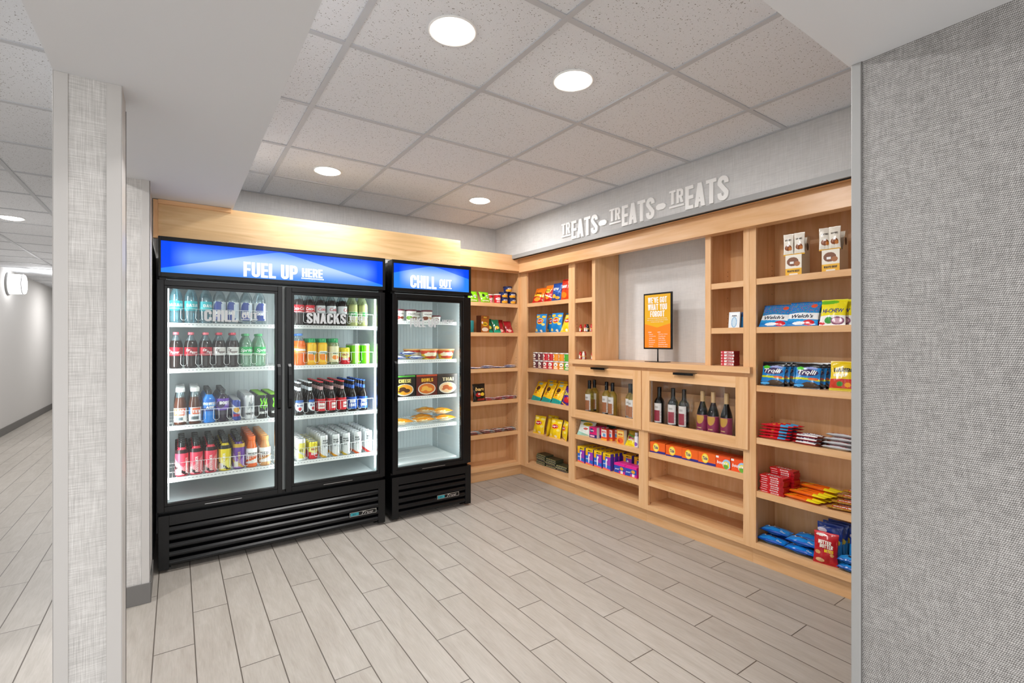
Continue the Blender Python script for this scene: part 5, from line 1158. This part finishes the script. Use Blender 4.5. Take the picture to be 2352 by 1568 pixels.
d = design([('fill', 'B8862E'), ('spk', 23, .3, 0, 1, '8A5A1E'), ('rect', .2, .15, .85, .85, 'C02A2E'), ('rect', .24, .25, .8, .75, 'F4EEE8')])
mtw = flatbar(.140, .042, .019, d, [('i', 'TWIX', .28, .2, .48, .6, 'C0141E')], 24)
pl = []
for j in range(4):
    for k in range((1, 2, 3, 4)[j]):
        l, r = LAY(1.120-.01*j, ZE+.0230*k, 2.925+.044*j, .021, .2+.04*(k % 2))
        pl.append((l, r, f'gold and red chocolate bar, {("bottom", "second", "third", "top")[k]} layer, {ORD[j]} row from the edge'))
goods('candy_bar', mtw, FOIL, pl, 'candy bar', 'gold and red chocolate bars on the fifth shelf')
# bottom shelf: cookies
d = design([('fill', '1E86D8'), ('band', 0, .12, '1250B0'), ('band', .88, 1, '1250B0'), ('rect', .42, .36, .66, .44, '14161E'), ('rect', .42, .48, .66, .54, 'F4F4F4'), ('rect', .42, .58, .66, .66, '14161E'), ('ell', .3, .62, .12, .14, 'F0F4FA'), ('ell', .3, .62, .09, .10, '101828')])
mo = bag(.165, .095, .042, d, [('i', 'Oreo', .70, .16, .18, .15, 'FFFFFF')], seed=25, crimp=.08, pinch=.0)
pl = []
for (y, x, k, nm) in ((1.505, 2.93, 0, 'front left, on the shelf'), (1.50, 2.985, 1, 'left pile, second back and raised'), (1.495, 3.04, 0, 'left pile, at the rear bottom'), (1.495, 3.045, 1, 'left pile, at the rear top'),
                      (1.335, 2.925, 0, 'front right, at the bottom'), (1.330, 2.930, 1, 'front right, lying on top'), (1.330, 3.02, 0, 'right pile, rear bottom'), (1.325, 3.025, 1, 'right pile, rear top')):
    pl.append(((x, y, ZF+.024+.047*k), (-pi/2, 0, -pi/2+.02), f'blue cookie pack, {nm}'))
pl[1] = ((2.965, 1.50, ZF+.072), (-pi/2, 0, -pi/2+.02), pl[1][2])
pl.pop(3)
goods('cookie_pack', mo, FOIL, pl, 'cookie pack', 'blue cookie packs on the bottom shelf')
d = design([('fill', 'B81420'), ('ell', .5, .62, .30, .16, 'A80E18'), ('ell', .2, .36, .12, .06, 'D8A060'), ('ell', .8, .34, .08, .05, 'D8A060'), ('ell', .3, .12, .18, .07, 'E8C090'), ('band', .95, 1, 'D8303A'), ('ell', .3, .9, .22, .04, 'E8E0DA')])
goods('cookie_bag', bag(.118, .172, .05, d, [('b', 'NUTTER', .2, .64, .55, .11, 'F6F0E4'), ('b', 'BUTTER', .28, .52, .55, .11, 'F6F0E4'), ('b', 'BITES', .48, .40, .38, .09, 'F2D81E')], seed=26), FOIL, [place(RWL, 'red peanut cookie bag standing in front of the blue bags', 1.200, ZF, 2.935, tilt=-.14, yaw=.15)], 'cookie bag')
d = design([('fill', '1A3E9E'), ('band', 0, .6, '2A8ED8'), ('ell', .55, .35, .2, .12, '14161E'), ('ell', .55, .35, .1, .05, 'F4F4F4'), ('ell', .2, .8, .2, .06, 'E8E0F0'), ('ell', .2, .68, .12, .05, 'D82A4A'), ('ell', .8, .55, .14, .08, 'E8D04A')])
mbl = bag(.125, .205, .036, d, [('b', 'MINI', .35, .56, .4, .1, 'F4E03A')], seed=27)
pl = [place(RWL, 'blue mini cookie bag directly behind the red one', 1.205, ZF, 2.992, tilt=-.14, yaw=.15), place(RWL, 'blue mini cookie bag, second behind the red one', 1.195, ZF, 3.038, tilt=-.14, yaw=.15), place(RWL, 'blue mini cookie bag, taller at the rear', 1.185, ZF+.0, 3.084, tilt=-.12, yaw=.15), place(RWL, 'blue mini cookie bag beside the grey post', 1.055, ZF, 3.015, tilt=-.2, yaw=.15)]
goods('cookie_bag', mbl, FOIL, pl, 'cookie bag', 'blue mini cookie bags on the bottom shelf')
goods('cookie_pack', bag(.09, .075, .035, design([('fill', '2A8ED8'), ('band', 0, .15, '1A5EB0'), ('ell', .6, .5, .12, .2, '14161E')]), [('b', 'OREO', .3, .6, .3, .2, 'FFFFFF')], seed=28), FOIL, [((2.918, 1.095, ZF+.020), (-pi/2, 0, -pi/2), 'small blue cookie pack lying low beside the grey post'), ((2.921, 1.093, ZF+.060), (-pi/2, 0, -pi/2+.1), 'small blue cookie pack lying on top of the low one')], 'cookie pack', 'small blue cookie packs beside the post')

# --- back wall unit
gb = 'back wall shelves'
d = design([('fill', '8CD41E'), ('ell', .25, .6, .12, .16, '2E3A1E'), ('ell', .6, .45, .16, .14, 'F0F6E0'), ('rect', .1, .1, .8, .18, 'E8F4C8'), ('band', .9, 1, '6AB01A')])
mg_ = bag(.125, .115, .055, d, [('b', 'APPLE', .45, .4, .35, .12, '3A5A1E')], seed=40)
goods('snack_bag', mg_, FOIL, [place(BWL, 'lime green snack bag, left one next to the freezer', 2.385, ZA, 4.09, tilt=-.3, yaw=.1), place(BWL, 'lime green snack bag, right one on the back top shelf', 2.515, ZA, 4.07, tilt=-.35, yaw=.2)], 'snack bag', 'lime green bags on the back top shelf')
def cup(r0, r1, h, des, lid, tx, lidh=.006, cat=None):
    m = M().grid(lambda u, v: ((r0+(r1-r0)*v)*cos(-pi/2+(u-.5)*2*pi), (r0+(r1-r0)*v)*sin(-pi/2+(u-.5)*2*pi), h*v), 70, 34, lambda u, v: des((u-.5)*1.8+.5, v))
    m.lathe([(.0001, .001), (r0, 0)], 26, cols=[(.6, .6, .6)], cap=False)
    texts(m, tx, lambda x, y: ((r0+(r1-r0)*y+.0006)*cos(-pi/2+(x-.5)*R(190)), (r0+(r1-r0)*y+.0006)*sin(-pi/2+(x-.5)*R(190)), y*h))
    return m, M().lathe([(r1+.0005, h-.005), (r1+.003, h-.003), (r1+.003, h+lidh-.002), (r1, h+lidh), (.0001, h+lidh-.001)], 26, cols=[lin(lid)]*4, cap=False)
a, b = cup(.032, .036, .085, design([('fill', 'C81E2E'), ('ell', .5, .5, .3, .14, 'F4F0EC'), ('rect', .3, .1, .7, .3, 'E8A8A8')]), 'D8D4D0', [('i', 'Soup', .3, .44, .4, .14, 'C81E2E')])
goods('soup_cup', a, INK, [((2.600, 4.138, ZA+.0006), (0, 0, .2), 'red soup cup partly behind the lime green bag'), ((2.652, 4.075, ZA+.0006), (0, 0, 0), 'red soup cup between green bag and blue cups')], 'cup', 'red soup cups on the back top shelf', [('lid', b, INK)])
a, b = cup(.038, .046, .052, design([('fill', '1E2E6A'), ('ell', .5, .3, .32, .3, 'F0A81E'), ('ell', .5, .66, .16, .14, 'F4F0EC'), ('diag', .0, .1, .0, '141E4A')]), '141E44', [('b', 'MAC', .4, .6, .2, .14, '1E2E6A')])
goods('noodle_cup', a, INK, [((x, 4.085, z+.0006), (0, 0, rz), l) for x, z, rz, l in ((2.735, ZA, 0, 'navy macaroni cup, lower left of the pyramid'), (2.834, ZA, .2, 'navy macaroni cup, lower right of the pyramid'), (2.734, ZA+.0590, .1, 'navy macaroni cup, middle row left of the pyramid'), (2.833, ZA+.0590, -.1, 'navy macaroni cup, middle row right of the pyramid'), (2.785, ZA+.1180, 0, 'navy macaroni cup on top of the pyramid'))], 'cup', 'navy macaroni cups stacked on the back top shelf', [('lid', b, INK)])
d = design([('fill', 'A8601E'), ('ell', .5, .5, .34, .12, 'E8C01E'), ('ell', .5, .18, .4, .12, 'F0E4D0'), ('ell', .15, .58, .1, .07, 'F0E4E0'), ('band', .82, 1, '8A4A16')])
goods('cereal_box', carton(.125, .165, .06, d, '4A2412', '8A4A16', [('b', 'AWAKE', .3, .86, .4, .08, 'E8C84A'), ('b', 'GRANOLA', .28, .46, .44, .08, '5A2A12')]), CARD, [place(BWL, 'brown cereal box with yellow emblem on the back second shelf', 2.500, ZB, 4.06, yaw=.35)], 'box')
goods('snack_canister', M().lathe([(.035, 0), (.036, .003), (.036, .11), (.03, .115)], 20, cols=[lin('1E7A7A')]*3), INK, [((2.345, 4.085, ZB+.0006), (0, 0, 0), 'teal canister half hidden beside the freezer edge')], 'canister')
d = design([('fill', '146A4A'), ('ell', .5, .35, .3, .12, 'E8C84A'), ('band', 0, .14, '1E9C7A'), ('ell', .3, .25, .12, .06, 'C84A2A')])
goods('snack_bag', bag(.08, .15, .028, d, seed=41), FOIL, [place(BWL, 'dark green snack bag, left of the green pair', 2.600, ZB, 4.13, tilt=-.35, yaw=-.1), place(BWL, 'dark green snack bag, leaning in front of the red bags', 2.645, ZB, 4.055, tilt=-.5, yaw=-.1)], 'snack bag', 'green snack bags on the back second shelf')
d = design([('fill', '9A1A22'), ('band', 0, .2, 'B82A30'), ('ell', .5, .15, .26, .10, 'E8B8A8')])
goods('snack_bag', bag(.085, .145, .028, d, seed=42), FOIL, [place(BWL, 'dark red snack bag beside the green ones', 2.715, ZB, 4.09, tilt=-.6, yaw=-.15), place(BWL, 'dark red snack bag, rightmost on the back second shelf', 2.800, ZB, 4.065, tilt=-.6, yaw=-.15), place(BWL, 'dark red snack bag standing behind the front red pair', 2.750, ZB, 4.16, tilt=-.35, yaw=-.15)], 'snack bag', 'red snack bags on the back second shelf')
def bars(z, xs, des, seed, nm, txt, tc, rows, group):
    m = bag(.13, .045, .012, des, [('b', txt, .2, .3, .5, .4, tc)], nu=20, nv=8, crimp=.02, seed=seed, pinch=0); pl = []
    rnd = random.Random(seed)
    for i, x in enumerate(xs):
        for j in range(rows[i]):
            k = rnd.uniform(-.25, .25)
            pl.append(((x+rnd.uniform(-.01, .01), 4.068+.052*(j % 2), z+.0076+.0150*(j//2)), (-pi/2, 0, k*.5), f'{nm}, {("front", "rear", "front upper", "rear upper")[j]} one of pile {("beside the freezer", "second from the freezer", "third from the freezer", "at the right end")[i]}'))
    goods('snack_bar', m, FOIL, pl, 'snack bar', group)
bars(ZC_, (2.40, 2.54, 2.68, 2.82), design([('fill', '2A3E8E'), ('diag', .2, .6, .4, 'E8E4EA'), ('rect', .6, .2, .85, .8, 'C8502A')]), 43, 'blue white bar', 'CLIF', 'FFFFFF', (2, 3, 2, 3), 'blue bars on the back third shelf')
bars(ZD, (2.56, 2.69, 2.82), design([('fill', 'B0202A'), ('diag', .3, .6, .4, 'E8E4E4'), ('rect', .65, .1, .9, .9, '3A5AA0')]), 44, 'red white bar', 'BAR', 'FFFFFF', (3, 3, 4), 'red bars on the back fourth shelf')
bars(ZE, (2.40, 2.54, 2.68, 2.82), design([('fill', '8A2A24'), ('diag', .3, .7, .4, 'D8D8D4'), ('rect', .62, .1, .9, .9, '3A8AA8')]), 45, 'mixed red bar', 'KIND', 'FFFFFF', (4, 4, 4, 4), 'mixed bars on the back fifth shelf')
d = design([('fill', '14130F'), ('ell', .35, .38, .22, .12, 'B81E24'), ('ell', .68, .40, .18, .10, 'F0C83A'), ('rect', .3, .05, .9, .16, 'A81E24'), ('ell', .4, .42, .08, .05, 'F2EAD8')])
goods('snack_bag', bag(.15, .172, .05, d, [('i', 'bare', .14, .60, .7, .2, 'F0C87A')], seed=46), FOIL, [place(BWL, 'black dried fruit bag with gold lettering beside the freezer', 2.435, ZD, 4.06, tilt=-.1, yaw=.1)], 'snack bag')

# --- freezer goods
FY = 3.63
F1, F2, F3, F4 = 1.536, 1.225, .933, .694
def tub(c1, c2): return cup(.038, .045, .084, design([('fill', 'F2EEE8'), ('ell', .3, .3, .2, .18, c1), ('ell', .62, .3, .16, .12, c2), ('band', .86, 1, 'E8E2DC')]), '6A2A36', [('i', 'Vanilla', .24, .62, .5, .12, '4A2A2A')], .008)
for (x, y, c1, c2, l) in ((1.458, 3.68, 'C8302A', '8A3A1E', 'white ice cream tub with red fruit, leftmost on the freezer top shelf'), (1.560, 3.68, '7AA83A', '8A5A3A', 'white ice cream tub with green leaf, second from the left'),
                          (1.635, 3.76, '8A6A2A', '3A2A1E', 'white ice cream tub standing slightly behind the others'), (1.700, 3.68, '7A3A22', 'C8A070', 'white ice cream tub with brown swirl near the shelf right')):
    a, b = tub(c1, c2); goods('ice_cream_tub', a, INK, [((x, y, F1+.0006), (0, 0, 0), l)], 'ice cream tub', 'ice cream tubs in the freezer', [('lid', b, INK)])
a, b = cup(.032, .038, .045, design([('fill', 'F2EEE8'), ('ell', .4, .4, .2, .2, '7A3A22')]), '6A2A36', [], .007)
goods('ice_cream_tub', a, INK, [((1.785, 3.68, F1+.0006), (0, 0, 0), 'small ice cream cup, rightmost on the freezer top shelf')], 'ice cream tub', 'ice cream tubs in the freezer', [('lid', b, INK)])
a, b = cup(.054, .074, .078, design([('fill', 'E8C83A'), ('band', .55, .9, 'D8482E'), ('ell', .5, .5, .3, .2, 'F4E8C8'), ('ell', .5, .2, .3, .14, 'B83A1E')]), 'E8B87A', [('i', 'Bowl', .3, .6, .4, .16, 'FFF4E0')])
goods('frozen_bowl', a, INK, [((x, y, F2+.0006), (0, 0, r_), l) for x, y, r_, l in ((1.735, 3.715, 0, 'yellow and red frozen bowl, left front on the second freezer shelf'), (1.652, 3.865, .4, 'yellow and red frozen bowl, behind at the left'), (1.890, 3.715, -.2, 'yellow and red frozen bowl, right front on the second freezer shelf'), (1.815, 3.865, .5, 'yellow and red frozen bowl, behind at the right'))], 'bowl', 'frozen bowls in the freezer', [('lid', b, INK)])
d = design([('fill', '2A4AAE'), ('diag', .1, .5, .5, 'E4E8F0'), ('diag', .8, 1.1, .5, 'E4E8F0'), ('band', .4, .5, '1A2E7A')])
mi = bag(.14, .07, .03, d, [('b', 'TWIX', .3, .3, .3, .3, '1A2A6A')], nu=24, nv=10, seed=50, crimp=.04)
goods('ice_cream_bar', mi, FOIL, [((1.615, 3.66, F2+.018), (-pi/2, 0, .15), 'blue and white ice cream bar, front right of the lying group'), ((1.465, 3.69, F2+.018), (-pi/2, 0, -.1), 'blue and white ice cream bar at the far left'), ((1.56, 3.68, F2+.052), (-pi/2, 0, .3), 'blue and white ice cream bar lying on top')], 'ice cream bar', 'blue ice cream bars in the freezer')
def meal(base, food, food2, word_, wc, band):
    return carton(.185, .168, .045, design([('fill', base), ('ell', .5, .32, .42, .28, 'D8CFC0'), ('ell', .5, .33, .38, .24, food), ('ell', .42, .36, .16, .10, food2), ('ell', .62, .28, .14, .09, food2), ('ell', .3, .26, .08, .05, food2), ('band', .93, 1, band)]), '2A2420', '3A322C', [('b', word_, .24, .66, .56, .17, wc)], nu=34, nv=34)
goods('frozen_meal_box', meal('5A1A12', 'D8702A', 'F0B04A', 'BOWLS', 'F0B83A', 'C84A2A'), CARD, [((1.678, 3.628, F3+.0006), (0, 0, .02), 'red frozen meal box reading BOWLS, middle of the freezer')], 'box', 'frozen meal boxes')
goods('frozen_meal_box', meal('1E1C18', 'E89A2A', '4A2A12', 'CHEESE', 'E8D87A', '4A9C3A'), CARD, [((1.485, 3.628, F3+.0006), (0, 0, .03), 'dark frozen meal box reading CHEESE at the left')], 'box', 'frozen meal boxes')
goods('frozen_meal_box', meal('2A2420', 'E0B88A', 'B85A2A', 'THAI', 'D8C8A0', '3A322C'), CARD, [((1.866, 3.628, F3+.0006), (0, 0, -.02), 'dark frozen meal box reading THAI at the right'), ], 'box', 'frozen meal boxes')
goods('frozen_meal_box', meal('3A2A22', 'B8702A', 'F0B04A', 'NOODLE', 'D8A03A', '5A4A3A'), CARD, [((1.62, 3.682, F3+.0006), (0, 0, .02), 'frozen meal box peeking from behind the BOWLS one')], 'box', 'frozen meal boxes')
d = design([('fill', 'F09A1E'), ('ell', .5, .5, .34, .24, 'F6B84A'), ('diag', .1, .16, .2, 'FAE0A8'), ('rect', 0, 0, .06, 1, 'E8D8B8'), ('rect', .94, 0, 1, 1, 'E8D8B8')])
msd = bag(.19, .11, .05, d, [('i', 'Hot Pocket', .3, .4, .4, .16, '8A2A1E')], nu=24, nv=14, seed=51)
goods('frozen_sandwich', msd, FOIL, [((1.492, 3.665, F4+.030), (-pi/2, 0, 0), 'orange wrapped frozen sandwich alone at the left'), ((1.685, 3.655, F4+.030), (-pi/2+.05, 0, .15), 'orange wrapped frozen sandwich, front middle'), ((1.875, 3.665, F4+.030), (-pi/2, 0, -.05), 'orange wrapped frozen sandwich, right side underneath'), ((1.860, 3.675, F4+.087), (-pi/2+.05, 0, .1), 'orange wrapped frozen sandwich, right side on top'), ((1.745, 3.81, F4+.030), (-pi/2, 0, .2), 'orange wrapped frozen sandwich, rear middle'), ((1.76, 3.80, F4+.087), (-pi/2, 0, -.15), 'orange wrapped frozen sandwich stacked at the rear')], 'frozen food', 'orange frozen sandwiches on the fourth freezer shelf')
